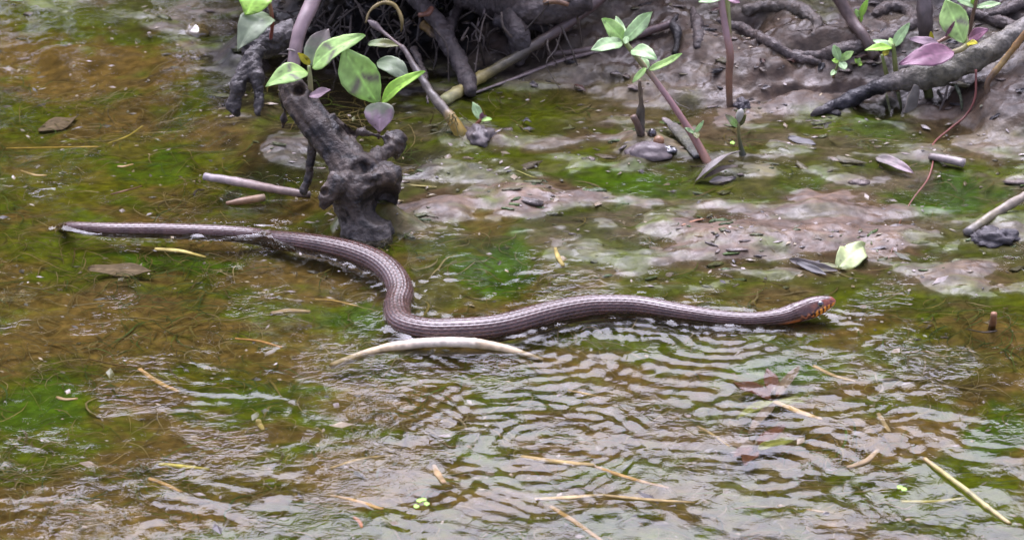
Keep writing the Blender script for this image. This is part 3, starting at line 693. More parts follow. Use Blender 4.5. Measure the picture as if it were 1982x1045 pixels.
# ------------------------------------------------------------------ water primrose and seedlings on the mud
Yp = pw(1365, 308)[1]
k = lambda px, py, q=0: at_y(px, py, Yp + q)
PR = [(0, (.30, .15, .08)), (.25, (.42, .21, .18)), (.6, (.45, .26, .25)), (.78, (.33, .26, .12)), (1, (.34, .42, .12))]
T0 = k(1208, 80, .06)
sprig('water_primrose', 'upright pink stem with a rosette of pale green leaves rooted beside a curled dead leaf', pw(1368, 312),
      [([k(1372, 322, -.01), k(1362, 300, 0), k(1338, 258, .015), k(1300, 200, .03), k(1262, 148, .045), k(1230, 108, .055), T0], [.0058, .0056, .0048, .0040, .0038, .0034, .0028], PR)],
      [(T0, k(1262, 24, .05), 34, 'pale', U([-.4, -.7, .55]), dict(fold=.12, belly=.95)), (T0, k(1166, 36, .06), 36, 'green', U([.3, -.7, .6]), dict(belly=.95)),
       (T0, k(1192, 32, .09), 20, 'pale', U([0, -.8, .5])), (k(1205, 82, .055), k(1144, 97, .03), 32, 'pale', U([0, -.6, .8]), dict(curl=.06)),
       (k(1210, 85, .05), k(1214, 70, .06), 12, 'pale', U([0, -.8, .4])),
       (k(1222, 98, .05), k(1272, 115, .02), 32, 'pale', U([0, -.6, .8]), dict(curl=.12)), (k(1256, 136, .045), k(1320, 104, .04), 17, 'green', U([-.1, -.5, .8]), dict(curl=-.05, fold=.3)),
       (k(1254, 134, .045), k(1243, 108, .06), 14, 'pale', U([0, -.8, .4])), (k(1250, 132, .045), k(1224, 160, .03), 12, 'green', U([0, -.7, .7])),
       (k(1345, 258, .012), k(1362, 234, .01), 8, 'pale', U([0, -.8, .4])), (k(1345, 258, .012), k(1326, 248, .005), 8, 'pale', U([0, -.7, .7])), (k(1346, 256, .01), k(1350, 268, -.005), 12, 'olive', U([0, -.8, .5]))])
Yq = pw(1413, 205)[1]; k = lambda px, py, q=0: at_y(px, py, Yq + q)
sprig('water_primrose', 'tall jointed pink stem standing straight in the bare mud slope', pw(1413, 205),
      [([k(1413, 215, 0), k(1412, 195), k(1411, 150), k(1413, 105), k(1405, 60, .01), k(1397, 10, .02), k(1388, -40, .03)], [.0042, .0044, .0046, .0050, .0046, .0044, .0042],
        [(0, (.20, .15, .11)), (.2, (.36, .19, .11)), (.5, (.40, .22, .17)), (.6, (.45, .28, .27)), (1, (.42, .26, .25))]),
       ([k(1414, 110, .0), k(1411, 60, .012), k(1408, 0, .03), k(1404, -40, .04)], [.002, .003, .003, .003], GREENST)],
      [(k(1396, -2, .015), k(1352, 4, .01), 12, 'pale', U([0, -.6, .8])), (k(1408, -4, .02), k(1432, 6, .01), 14, 'purple', U([0, -.6, .8]))])
Yr = pw(1437, 300)[1]; k = lambda px, py, q=0: at_y(px, py, Yr + q)
t = sprig('seedling', 'seedling with a white bud standing on the curled dead leaf', pw(1438, 300),
      [([k(1440, 312), k(1434, 285), k(1430, 262), k(1429, 240)], [.0065, .0030, .0022, .0022], [(0, (.045, .05, .035)), (.45, (.10, .11, .05)), (1, (.36, .33, .12))])],
      [(k(1429, 245), k(1404, 222, -.01), 14, 'green+blush', U([.3, -.8, .4])), (k(1429, 244), k(1444, 222, 0), 12, 'olive', U([-.3, -.8, .4])), (k(1428, 246), k(1424, 226), 10, 'purple', U([0, -.9, .3]))])
V, Fq, Ft, u, an = tube([k(1430, 236), k(1431, 226), k(1434, 216), k(1435, 211)], [.0022, .0046, .0042, .001], 12, .0015)
link('bud', mesh('bud', V, Fq, Ft, (.42, .41, .35)), M_LEAF, t)
Yr2 = pw(918, 246)[1]; k = lambda px, py, q=0: at_y(px, py, Yr2 + q)
sprig('seedling', 'tiny red stemmed seedling beside the yellow stem end', pw(918, 248), [([k(912, 256), k(922, 242), k(931, 231)], [.003, .0028, .002], [(0, (.22, .11, .05)), (1, (.38, .14, .06))])],
      [(k(931, 232), k(915, 198, .01), 18, 'pale', U([.2, -.8, .4])), (k(931, 232), k(952, 231, -.01), 10, 'green', U([0, -.6, .8])), (k(931, 231), k(934, 218), 8, 'purple', U([0, -.8, .4])), (k(931, 232), k(941, 224), 6, 'purple', U([0, -.8, .4]))])
Ys = pw(1614, 150)[1]; k = lambda px, py, q=0: at_y(px, py, Ys + q)
sprig('seedling', 'small round leaved seedling on the mud shelf', pw(1614, 150), [([k(1612, 152), k(1618, 135), k(1625, 118)], [.0018, .0018, .0015], GREENST)],
      [(k(1625, 118), k(1614, 88), 18, 'pale', U([0, -.8, .5]), dict(belly=1.2)), (k(1626, 118), k(1652, 100), 15, 'green', U([0, -.7, .6]), dict(belly=1.1)), (k(1626, 119), k(1636, 135, -.015), 17, 'pale', U([0, -.6, .8]), dict(belly=1.2)),
       (k(1626, 118), k(1634, 104), 12, 'green', U([0, -.7, .6])), (k(1624, 119), k(1610, 117), 10, 'bright', U([0, -.7, .6])), (k(1618, 136), k(1608, 146, -.01), 9, 'pale', U([0, -.7, .6]))])
Ys2 = pw(1661, 130)[1]; k = lambda px, py, q=0: at_y(px, py, Ys2 + q)
sprig('seedling', 'tiniest sprout between the round leaved seedling and the log', pw(1661, 132), [([k(1662, 133), k(1661, 122)], [.001, .001], GREENST)],
      [(k(1661, 122), k(1655, 115), 8, 'bright', U([0, -.7, .6])), (k(1661, 122), k(1669, 126), 8, 'bright', U([0, -.7, .6])), (k(1661, 122), k(1664, 113), 6, 'green', U([0, -.7, .6]))])
Yt = pw(1722, 158)[1] - .01; k = lambda px, py, q=0: at_y(px, py, Yt + q)
sprig('seedling', 'two stemmed green seedling growing just behind the dark log', k(1722, 175), [([k(1724, 180), k(1716, 145), k(1707, 106)], [.003, .003, .002], GREENST), ([k(1738, 180), k(1734, 140), k(1729, 86)], [.003, .0035, .0025], GREENST)],
      [(k(1730, 90), k(1760, 45), 22, 'pale', U([-.4, -.7, .5])), (k(1727, 93), k(1674, 98, -.02), 18, 'bright', U([0, -.5, .8]), dict(curl=.08)), (k(1727, 92), k(1690, 78, .02), 18, 'pale', U([0, -.6, .8])),
       (k(1708, 107), k(1722, 98), 10, 'yellow', U([0, -.7, .6])), (k(1728, 90), k(1722, 74, .01), 12, 'green', U([0, -.8, .4]))])
Yu = pw(1664, 58)[1]; k = lambda px, py, q=0: at_y(px, py, Yu + q)
sprig('seedling', 'bright narrow bladed shoot beside the leaning brown stake', pw(1664, 60), [([k(1664, 62), k(1663, 45), k(1663, 32)], [.002, .002, .0015], GREENST)],
      [(k(1663, 36), k(1680, -2), 13, 'bright', U([-.2, -.9, .2])), (k(1663, 38), k(1656, 18), 12, 'green', U([.2, -.9, .2])), (k(1663, 46), k(1670, 30), 6, 'bright', U([0, -.9, .2]))])

# ------------------------------------------------------------------ sticks, stakes and roots of the bank
BR = (.15, .105, .085); DK = (.05, .042, .038); YL = (.44, .36, .11); PK = (.26, .17, .15)
def lie(pts, off=.006): return [pw(a, b, (c[0] if c else off)) for a, b, *c in pts]
tag(stick('fallen_stick', lie([(1185, -20, .05), (1100, 46, .045), (1060, 72, .04), (1000, 110, .03), (945, 142, .022), (905, 166, .014), (858, 196, .006)]), [.0070, .0068, .0070, .0066, .0072, .0074, .0078],
          [(0, (.16, .10, .085)), (.35, (.13, .09, .075)), (.55, (.11, .095, .065)), (.68, (.17, .145, .06)), (.76, YL), (.9, (.50, .43, .17)), (1, (.46, .46, .2))], M_BARK, rough=.0013, seed=6, seg=16, nodes=((.42, .18), (.74, .25), (.9, .18))),
    'long brown stick with a yellow lower end lying down the mud slope', 'stick')
Yv = pw(890, 262)[1]; k = lambda px, py, q=0: at_y(px, py, Yv + q)
t = thing('leaning_plant', k(890, 262), 'leaning grey stem with an orange yellow rooted end in the shallows', 'stem')
stick('stalk', [k(896, 272, 0), k(884, 245, .005), k(868, 222, .015), k(835, 182, .04), k(808, 138, .07), k(778, 90, .10)], [.0090, .0082, .0070, .0058, .0046, .0034],
      [(0, (.40, .36, .10)), (.12, (.52, .34, .05)), (.22, (.36, .25, .08)), (.28, (.17, .14, .10)), (.6, (.12, .10, .075)), (1, (.14, .10, .08))], M_BARK, t, rough=.0012, seed=16, seg=14, nodes=((.24, .25),))
for q in range(11):
    x0, y0 = 868 + random.uniform(0, 22), 218 + random.uniform(0, 22)
    dx = random.uniform(-60, 70); dy = random.uniform(15, 55)
    stick('rootlet', [k(x0, y0, -.008), pw(x0 + dx * .4, y0 + dy * .7, .006), pw(x0 + dx, y0 + dy, .002)], [.0007, .0006, .0003], [(0, (.42, .38, .17)), (1, (.30, .28, .14))], M_STEM, t, rough=0, seg=5, step=.004)
tag(stick('dry_stalk', [k(778, 92, .10), k(745, 65, .13), k(724, 48, .14), k(712, 40, .145)], [.002, .0024, .005, .0012], [(0, (.22, .15, .12)), (1, (.26, .21, .2))], M_STRAW, seed=8, seg=8), 'thin dry stalk with a flared tip pointing into the dark hollow', 'stalk')
tag(stick('arched_straw', [k(708, 45, .13), k(716, 22, .14), k(740, 6, .15), k(765, 12, .15), k(778, 40, .14), k(776, 62, .14)], [.0014, .002, .0026, .0026, .002, .001], [(0, (.20, .15, .05)), (.5, (.38, .29, .09)), (1, (.22, .17, .06))], M_STRAW, seed=9, seg=8), 'arched yellow straw bent over the dark hollow', 'straw')
tag(stick('mud_twig', lie([(1060, 105, .003), (1130, 98, .006), (1185, 84, .010), (1240, 66, .014), (1300, 46, .018)]), [.003, .004, .005, .0055, .005], [(0, (.22, .17, .15)), (.4, (.20, .14, .12)), (1, (.17, .11, .10))], M_BARK, rough=.001, seed=12), 'reddish twig lying across the slope behind the leaf rosette', 'twig')
tag(stick('dark_root', lie([(1313, 30, .02), (1302, 45, .02), (1309, 62, .016), (1310, 80, .012), (1306, 105, .006)]), [.0022, .005, .0065, .004, .003], [(0, DK), (.3, (.035, .03, .028)), (1, (.05, .045, .035))], M_ROOT, rough=.002, seed=13), 'black forked root tip standing at the end of the reddish twig', 'root')
tag(stick('buried_stick', lie([(905, 185, .002), (1000, 150, .003), (1080, 120, .003), (1160, 98, .002)]), [.002, .003, .004, .004], [(0, (.24, .19, .17)), (1, (.22, .16, .145))], M_BARK, rough=.001, seed=14, flat=.6), 'half buried mud coated stick running beneath the leaf rosette', 'stick')
Yw = pw(1690, 100)[1]; k = lambda px, py, q=0: at_y(px, py, Yw + q)
tag(stick('leaning_stake', [k(1694, 112, -.01), k(1672, 72, 0), k(1648, 38, .02), k(1625, 0, .03), k(1605, -40, .04)], [.0075, .0075, .0078, .0085, .009], [(0, (.12, .085, .07)), (.5, (.19, .13, .11)), (1, (.16, .105, .09))], M_BARK, rough=.0012, seed=17, seg=14), 'short brown stake leaning into the mud shelf', 'stake')
Yx = pw(1795, 105)[1]; k = lambda px, py, q=0: at_y(px, py, Yx + q)
tag(stick('upright_stub', [k(1797, 115, 0), k(1793, 70, 0), k(1790, 30, .0), k(1788, -30, .02)], [.011, .010, .010, .011], [(0, (.10, .08, .07)), (1, (.17, .13, .12))], M_BARK, rough=.002, seed=18), 'muddy upright stub behind the purple leaves', 'stub')

# the dark log with its sprig and hanging debris
LO = .0
lp = [(2010, 38, .07), (1950, 78, .065), (1890, 112, .058), (1830, 138, .05), (1770, 152, .042), (1715, 162, .034), (1655, 188, .02), (1600, 212, .008), (1570, 224, .002)]
lg = lie(lp)
tag(stick('fallen_log', lg, [.0135, .0135, .0150, .0165, .0150, .0115, .0105, .007, .003], [(0, (.23, .205, .18)), (.3, (.20, .185, .13)), (.5, (.17, .16, .11)), (.62, (.19, .165, .14)), (.70, (.030, .027, .030)), (.9, (.022, .02, .024)), (1, (.10, .085, .075))], M_ROOT,
          rough=.0055, rfreq=38, seed=21, seg=20, step=.003), 'dark mud caked log sloping down to a black wet tip', 'log')
def onlog(px, py): 
    i = int(np.argmin([abs(px - a) for a, b, c in lp])); return lg[i][1]
k = lambda px, py, q=0: at_y(px, py, lg[3][1] + q)
t = sprig('leafy_sprig', 'sprig with purple leaves and one large marked green leaf growing on the log', k(1850, 112),
      [([k(1842, 102, -.02), k(1862, 95, -.015), k(1872, 84, -.01), k(1868, 70, -.005)], [.003, .0036, .0034, .0024], [(0, (.50, .40, .2)), (.6, (.46, .42, .16)), (1, (.42, .46, .16))]), ([k(1812, 84, .0), k(1835, 72, .01), k(1860, 60, .02)], [.002, .0025, .0025], [(0, (.40, .20, .12)), (1, (.3, .16, .1))])],
      [(k(1846, 100, -.022), k(1740, 125, -.05), 50, 'purple', U([0, -.6, .8]), dict(fold=.1, belly=.72, curl=.05)), (k(1817, 84, -.005), k(1760, 76, -.02), 21, 'pink', U([0, -.6, .8]), dict(fold=.1)),
       (k(1866, 84, -.012), k(1830, 0, .02), 58, 'green+mark', U([-.25, -.8, .45]), dict(belly=1.1, fold=.12, wave=.05)), (k(1874, 76, 0), k(1913, 57, -.01), 26, 'purple', U([0, -.6, .7]), dict(fold=.2)),
       (k(1872, 84, -.015), k(1892, 84, -.03), 15, 'yellow', U([0, -.6, .8])), (k(1835, 70, .01), k(1843, 46, .01), 9, 'green', U([0, -.8, .3])), (k(1830, 72, .0), k(1848, 42, -.01), 6, 'purple', U([0, -.8, .3])), (k(1803, 80, 0), k(1802, 62, 0), 8, 'yellow', U([0, -.8, .3]))])
k2 = lambda px, py, q=0: at_y(px, py, lg[2][1] + .10 + q)
sprig('leafy_sprig', 'slender leafed sprig with brown stem behind the large marked leaf', k2(1878, 60), [([k2(1876, 70), k2(1885, 20), k2(1898, -30)], [.0022, .0024, .0024], [(0, (.25, .16, .1)), (1, (.34, .22, .12))])],
      [(k2(1890, 14), k2(1937, 7, -.01), 15, 'pale', U([0, -.6, .8])), (k2(1886, 12), k2(1850, -2, -.01), 18, 'pale', U([0, -.6, .8])), (k2(1885, 16), k2(1882, -8), 10, 'bright', U([0, -.8, .3]))])
kd = lambda px, py, q=0: at_y(px, py, lg[4][1] - .016 + q)
P = np.array([kd(1774, 165), kd(1764, 205, -.004), kd(1762, 245, -.006), kd(1770, 285, -.008), kd(1790, 332, -.012)])
V, Fq, Ft, u, an = tube(P, [.004, .008, .0085, .008, .003], 14, .003, .0018, 60, 33, flat=.35, up=(0, -1, .2))
c = np.array((.115, .105, .085)) * (1 + .4 * fbm3(V * 80, 3, 3))[:, None]; c = np.where((np.abs(np.sin(an)) > .93)[:, None], np.array((.24, .20, .16)), c)
tag(link('hanging_leaf', mesh('hanging_leaf', V, Fq, Ft, c), M_DEAD), 'long withered mud coated leaf hanging from the log down to the water', 'leaf')
for i, (x0, y0, x1, y1, w, cc) in enumerate([(1795, 170, 1800, 262, .011, (.10, .115, .03)), (1738, 178, 1742, 245, .004, (.10, .11, .04)), (1815, 175, 1835, 235, .006, (.09, .075, .05)), (1715, 182, 1722, 250, .003, (.11, .12, .05)), (1835, 165, 1808, 232, .003, (.13, .10, .08)), (1850, 165, 1862, 215, .005, (.07, .09, .04))]):
    tag(stick('hanging_fibre', [at_y(x0, y0, lg[4][1] - .004 * i), at_y((x0 + x1) / 2 + 4, (y0 + y1) / 2, lg[4][1] - .006 * i), at_y(x1, y1, lg[4][1] - .006 * i - .01)], [w * .6, w * .5, w * .25], [(0, cc), (1, tuple(np.array(cc) * .7))], M_ROOT, flat=.5, rough=.001, seed=40 + i),
        ['broad olive fibre hanging just beside the withered leaf under the log', 'thin olive fibre hanging under the log below the two stemmed seedling', 'brown fibre dangling below the thickest part of the log', 'hair thin olive fibre nearest the black tip of the log', 'pale slanting rootlet beneath the purple leaf sprig', 'short mossy fibre hanging under the upper end of the log'][i], 'fibre')
tag(stick('orange_twig', [at_y(a, b, lg[2][1] - .03 + q) for a, b, q in [(2000, 45, 0), (1965, 90, 0), (1938, 125, -.005), (1912, 160, -.01), (1914, 200, -.015)]], [.0042, .0042, .0040, .0038, .003], [(0, (.40, .22, .09)), (.3, (.44, .25, .08)), (.55, (.40, .27, .08)), (.7, (.20, .12, .06)), (1, (.16, .10, .06))], M_BARK, seed=23, nodes=((.3, .2), (.62, .3))), 'jointed orange twig leaning against the upper end of the log', 'twig')
tag(stick('red_root', [at_y(1889, 135, lg[2][1] - .03)] + lie([(1887, 190, .012), (1868, 225, .004), (1838, 250, .001), (1806, 280, .0), (1806, 312, .003), (1795, 348, .002), (1765, 388, .0), (1740, 435, -.002), (1728, 480, .001), (1712, 515, -.002)]), [.0014, .0014, .0013, .0012, .0012, .0011, .0010, .0009, .0009, .0008, .0006],
          [(0, (.28, .08, .06)), (.5, (.30, .09, .06)), (1, (.26, .13, .08))], M_STEM, rough=.0002, seed=24, seg=8), 'thin red root trailing from the log across mud and water', 'root')
tag(stick('right_stick', lie([(2010, 365, .05), (1960, 393, .035), (1920, 417, .02), (1872, 452, .004)]), [.0056, .0058, .0058, .0066], [(0, (.30, .24, .17)), (.5, (.33, .27, .19)), (.8, (.28, .24, .12)), (1, (.22, .20, .18))], M_BARK, rough=.0008, seed=25), 'pale straight stick poking into the mud with a clay covered end', 'stick')
bpy.data.objects['right_stick'].name = 'poking_stick'
tag(stick('broken_stub', lie([(1240, 262, .004)]) + [at_y(1239, 225, pw(1240, 262)[1]), at_y(1241, 200, pw(1240, 262)[1]), at_y(1238, 156, pw(1240, 262)[1])], [.005, .006, .0035, .0028], [(0, (.13, .11, .085)), (.45, (.12, .10, .07)), (.6, (.20, .15, .10)), (1, (.22, .15, .09))], M_BARK, rough=.0018, seed=26), 'short upright broken stub with a mud collar beside the round seed', 'stub')
tag(stick('broken_stub', lie([(1243, 262, .006)]) + [at_y(1226, 225, pw(1240, 262)[1] - .01)], [.004, .0045], [(0, (.16, .12, .10)), (1, (.24, .15, .10))], M_BARK, rough=.0008, seed=27), 'brown splinter leaning on the upright broken stub', 'stub')
tag(stick('muddy_splinter', lie([(1284, 228, .035), (1310, 250, .026), (1332, 275, .014), (1350, 305, .002)]), [.003, .009, .010, .006], [(0, (.30, .25, .22)), (.2, (.14, .12, .10)), (.6, (.12, .12, .06)), (1, (.05, .05, .04))], M_ROOT, flat=.4, rough=.002, seed=28), 'flat grey splinter slanting beside the primrose stem', 'splinter')

# unseen turf slab added out of view to shade the root hollow
xe = np.linspace(-.42, 1.0, 150); vv_ = np.linspace(0, 1, 60)
ed = np.interp(xe, [-.42, -.30, -.05, .10, .25, .55, .8, 1.0], [.82, .62, .62, .66, .80, .80, .76, .80])
tp, bt = [], []
XX, VV = np.meshgrid(xe, vv_, indexing='ij'); YY = ed[:, None] + VV * (1.75 - ed[:, None]); YY = YY + .05 * (1 - VV) * fbm2(XX * 9, VV * 3, 3, 81)
thk = .09 * np.sqrt(np.clip(VV / .06, 0, 1)) * np.clip(np.minimum((XX + .42) / .05, (1.0 - XX) / .05), .02, 1)
mid = .215 + .02 * fbm2(XX * 4, YY * 4, 2, 82) + .24 * VV
Vt = np.stack([XX, YY, mid + thk + .02 * fbm2(XX * 20, YY * 20, 3, 83)], -1).reshape(-1, 3); Vb = np.stack([XX, YY, mid - thk + .015 * fbm2(XX * 24, YY * 24, 3, 84)], -1).reshape(-1, 3)
Fg = faces_grid(150, 60); kq = len(Vt)
rim = np.concatenate([np.arange(60), np.arange(1, 150) * 60 + 59, 149 * 60 + np.arange(58, -1, -1), np.arange(148, 0, -1) * 60]); rm2 = np.roll(rim, -1)
ct = np.array((.05, .06, .022)) * (1 + .4 * fbm3(Vt * 30, 3, 1))[:, None]; cb_ = np.array((.045, .036, .030)) * (1 + .4 * fbm3(Vb * 30, 3, 2))[:, None]
tag(link('shade_ledge', mesh('shade_ledge', np.vstack([Vt, Vb]), np.vstack([Fg[:, ::-1], Fg + kq, np.stack([rim, rm2, rm2 + kq, rim + kq], 1)]), None, np.clip(np.vstack([ct, cb_]), .004, .5)), M_ROOT), 'unseen turf slab added out of view to shade the root hollow', 'ledge')

# upper root mats with hollows
def pb(px, py, q): return pw(px, py, q * (.75 if px < 1180 else .05))
mats = [([(790, -20, .16), (835, 30, .13), (872, 85, .09), (896, 135, .05), (912, 182, .015)], [.012, .011, .011, .012, .008], (.105, .088, .085), 'forked grey root running down the dark hollow to the fallen stick'),
        ([(925, -20, .15), (885, 25, .12), (868, 60, .10), (880, 105, .08)], [.008, .008, .008, .006], (.095, .08, .078), 'thin grey root crossing the top of the forked root'),
        ([(900, -12, .14), (960, 12, .12), (1020, 18, .10), (1080, 14, .09), (1140, -5, .09)], [.022, .018, .020, .020, .018], (.14, .115, .105), 'broad mud coated root arching over the root hollows'),
        ([(955, 40, .07), (1010, 44, .06), (1060, 48, .05), (1110, 52, .04)], [.010, .012, .012, .008], (.115, .10, .10), 'grey horizontal root below the broad arching root'),
        ([(988, 25, .10), (1000, 62, .07), (1006, 95, .04), (1000, 122, .01)], [.012, .015, .014, .008], (.125, .108, .105), 'short thick mud pillar between two root hollows'),
        ([(940, 18, .12), (930, 40, .11), (916, 66, .09), (912, 78, .07)], [.004, .003, .0025, .0012], (.20, .16, .15), 'pale rootlet hanging into the root hollow'),
        ([(818, 48, .10), (845, 72, .07), (870, 95, .05), (900, 125, .03), (908, 150, .01)], [.006, .006, .006, .006, .004], (.14, .12, .11), 'slim root with a yellow broken end inside the dark hollow'),
        ([(1388, 40, .05), (1440, 58, .05), (1490, 84, .035), (1535, 108, .02), (1590, 122, .004)], [.009, .009, .009, .008, .004], (.15, .125, .11), 'root ridge descending left of the bowl shaped hollow'),
        ([(1530, 100, .02), (1580, 108, .025), (1640, 96, .04), (1690, 84, .05), (1740, 66, .06), (1775, 40, .08)], [.006, .009, .012, .012, .011, .010], (.13, .115, .10), 'mud covered root curving round the bowl shaped hollow'),
        ([(1440, 20, .09), (1490, 12, .10), (1545, 20, .09), (1580, 45, .07), (1572, 72, .05)], [.010, .010, .012, .012, .006], (.10, .10, .065), 'mossy root lip over the round mud hole'),
        ([(1690, 30, .09), (1712, 18, .10), (1740, 14, .10), (1762, 26, .10), (1762, 46, .09), (1742, 56, .085)], [.008, .010, .011, .010, .009, .006], (.12, .105, .085), 'ring shaped muddy root around a small black hole'),
        ([(1870, 25, .09), (1930, 40, .08), (1990, 55, .07)], [.010, .009, .009], (.06, .055, .05), 'dark branch lying behind the upper end of the log'),
        ([(1905, 32, .10), (1950, 18, .11), (2000, 0, .12)], [.008, .007, .007], (.05, .048, .04), 'black branch above the dark branch behind the log'),
        ([(800, 95, .10), (812, 120, .10), (826, 160, .085), (828, 200, .06)], [.004, .004, .0035, .002], (.11, .09, .08), 'thin dark root hanging beside the leaning grey stem'),
        ([(1340, 20, .07), (1352, 60, .04), (1350, 95, .01)], [.008, .010, .006], (.10, .09, .085), 'mud buttress left of the jointed pink stem')]
for i, (P, R, cc, lb) in enumerate(mats):
    me, co, no, d = blobmesh('bank_root', [([pb(*p) for p in P], np.array(R) * (1 if P[0][0] < 1180 else .8))], .0026, .0045, 24, 60 + i, .0016)
    g = fbm3(co * 40, 3, i); c = (np.array(cc) if P[0][0] < 1180 else np.array(cc) * .6 + np.array((.10, .078, .07))) * (1 + .5 * g)[:, None]
    k_ = (sstep(.1, .7, no[:, 2]) * .45)[:, None]; c = c * (1 - k_) + k_ * np.array((.17, .13, .105))
    if 'yellow' in lb: yk_ = sstep(.03, .0, np.linalg.norm(co - pb(822, 50, .095), axis=1))[:, None]; c = c * (1 - yk_) + yk_ * np.array((.45, .28, .06))
    paint(me, c); tag(link('bank_root', me, M_ROOT), lb, 'root')
tag(stick('rust_twig', lie([(812, 30, .12), (828, 26, .12), (836, 16, .12)]), [.003, .004, .0035], [(0, (.30, .14, .08)), (1, (.34, .15, .09))], M_BARK, seed=31), 'short rust coloured twig stub above the yellow broken root end', 'twig')
tag(stick('rust_twig', lie([(1052, 6, .10), (1075, 3, .10), (1100, 10, .09)]), [.003, .004, .003], [(0, (.30, .17, .08)), (1, (.28, .15, .08))], M_BARK, seed=32), 'rust brown twig lying on the broad arching root', 'twig')
# ------------------------------------------------------------------ seeds, pods, dead leaves
def lumpobj(name, c0, rx, ry, rz, rgb, mat, label, cat, seed=0, rough=.12, kind=None, tilt=0.0, group=None):
    nu, nv = 20, 28; th = np.linspace(0, np.pi, nu)[:, None]; ph = (np.arange(nv) / nv * 2 * np.pi)[None]
    S = np.stack([np.sin(th) * np.cos(ph), np.sin(th) * np.sin(ph), np.cos(th) + 0 * ph], -1).reshape(-1, 3)
    S = S * (1 + rough * fbm3(S * 1.8 + seed, 3, seed))[:, None]
    V = S * np.array([rx, ry, rz]); ct, s_ = math.cos(tilt), math.sin(tilt)
    V = np.stack([V[:, 0] * ct - V[:, 1] * s_, V[:, 0] * s_ + V[:, 1] * ct, V[:, 2]], 1) + np.asarray(c0)
    c = np.array(rgb) * (1 + .3 * fbm3(S * 4, 3, seed + 2))[:, None]
    return tag(link(name, mesh(name, V, faces_grid(nu, nv, True), None, np.clip(c * .55, .004, .9), {'dry': np.ones(len(V))}), mat), label, cat, group)
lumpobj('round_seed', pw(1275, 276, .005) + U([0, 0, .002]), .0068, .0068, .0068, (.40, .20, .09), M_STEM, 'round orange brown seed on a small mud mound', 'seed', 1, .05)
lumpobj('black_pod', pw(1262, 258, .005), .0055, .007, .0055, (.05, .04, .045), M_EYE, 'small black pod touching the top of the round seed', 'pod', 2, .25)
lumpobj('black_pod', pw(1292, 291, .003), .012, .009, .0055, (.022, .022, .028), M_EYE, 'glossy black pod lying below the round seed', 'pod', 3, .2, tilt=-.5)
lumpobj('clay_lump', pw(1256, 294, .0) - U([0, 0, .004]), .030, .022, .014, (.22, .18, .17), M_MUD, 'low grey clay mound under the round seed', 'clay lump', 4, .25)
lumpobj('wet_stone', pw(383, 62, .0) + U([0, 0, -.002]), .018, .022, .014, (.20, .15, .06), M_EYE, 'glossy yellow brown stone wet at the edge of the dark roots', 'stone', 5, .15)
lumpobj('clay_lump', pw(930, 262, .0) - U([0, 0, .002]), .018, .022, .012, (.17, .145, .135), M_MUD, 'crumbly clay lump beside the tiny red seedling', 'clay lump', 6, .4)
lumpobj('clay_lump', pw(1925, 462, .0), .028, .02, .010, (.09, .08, .08), M_ROOT, 'dark clay lump by the clay covered stick end', 'clay lump', 7, .5)
lumpobj('clay_lump', pw(1436, 205, .0), .010, .014, .008, (.08, .07, .075), M_ROOT, 'dark clay crumb at the foot of the jointed stem', 'clay lump', 8, .5)
kk = pw(1652, 520)
t = thing('floating_leaf', kk, 'pale yellow green fallen leaf floating beside dark debris', 'leaf')
leaf(t, pw(1622, 518, .004) , pw(1674, 476, .018), 52, U([-.15, -.75, .65]), 'lime', 'blade', fold=.2, belly=.95, tip=.8, curl=.06, wave=.16)
leaf(t, pw(1640, 522, .002), pw(1560, 508, .003), 9, U([0, -.2, 1]), 'olive', 'margin', curl=.03)
sprig('dead_leaf', 'dark curled debris strip touching the floating leaf', pw(1570, 520), [], [(pw(1528, 502, .008), pw(1622, 524, .006), 18, 'mud', U([.1, -.7, .6]), dict(curl=-.08, fold=.5, mat=M_DEAD)), (pw(1540, 506, .004), pw(1600, 532, .004), 14, 'dark', U([0, -.6, .8]), dict(mat=M_DEAD))], 'leaf')
sprig('dead_leaf', 'grey curled dead leaf arching over a dark wet pocket', pw(1385, 330), [], [(pw(1345, 352, .004), at_y(1432, 292, pw(1385, 330)[1]), 30, 'mud', U([-.2, .3, .9]), dict(curl=.13, fold=-.3, mat=M_DEAD)), (pw(1362, 345, .004), pw(1428, 322, .02), 10, 'dead', U([0, -.5, .8]), dict(curl=.15, mat=M_DEAD)), (pw(1372, 352, .002), pw(1425, 344, .004), 14, 'mud', U([0, -.6, .8]), dict(wave=.2, mat=M_DEAD))], 'leaf')
sprig('dead_leaf', 'pale curled dead leaf half sunk beside the foot of the hanging leaf', pw(1735, 318), [], [(pw(1695, 305, .003), pw(1768, 335, .004), 24, 'mud+blush', U([0, -.5, .8]), dict(curl=.05, fold=.3, mat=M_DEAD))], 'leaf')
sprig('dead_leaf', 'flat grey dead leaf lying in the film of the mud slope', pw(1545, 272), [], [(pw(1525, 266, .002), pw(1580, 280, .002), 22, 'dark', U([0, -.3, 1]), dict(fold=.05, mat=M_DEAD))], 'leaf')
sprig('dead_leaf', 'broad leaf under the water below the snake tail', at(225, 528, -.016), [], [(at(170, 520, -.013), at(300, 525, -.012), 46, 'dead', U([0, -.1, 1]), dict(fold=.05, mat=M_SUNK))], 'leaf')
sprig('dead_leaf', 'translucent brown leaf submerged among green algae', at(110, 240, -.022), [], [(at(75, 255, -.020), at(150, 225, -.018), 44, 'dead', U([0, -.1, 1]), dict(fold=.05, mat=M_SUNK))], 'leaf')
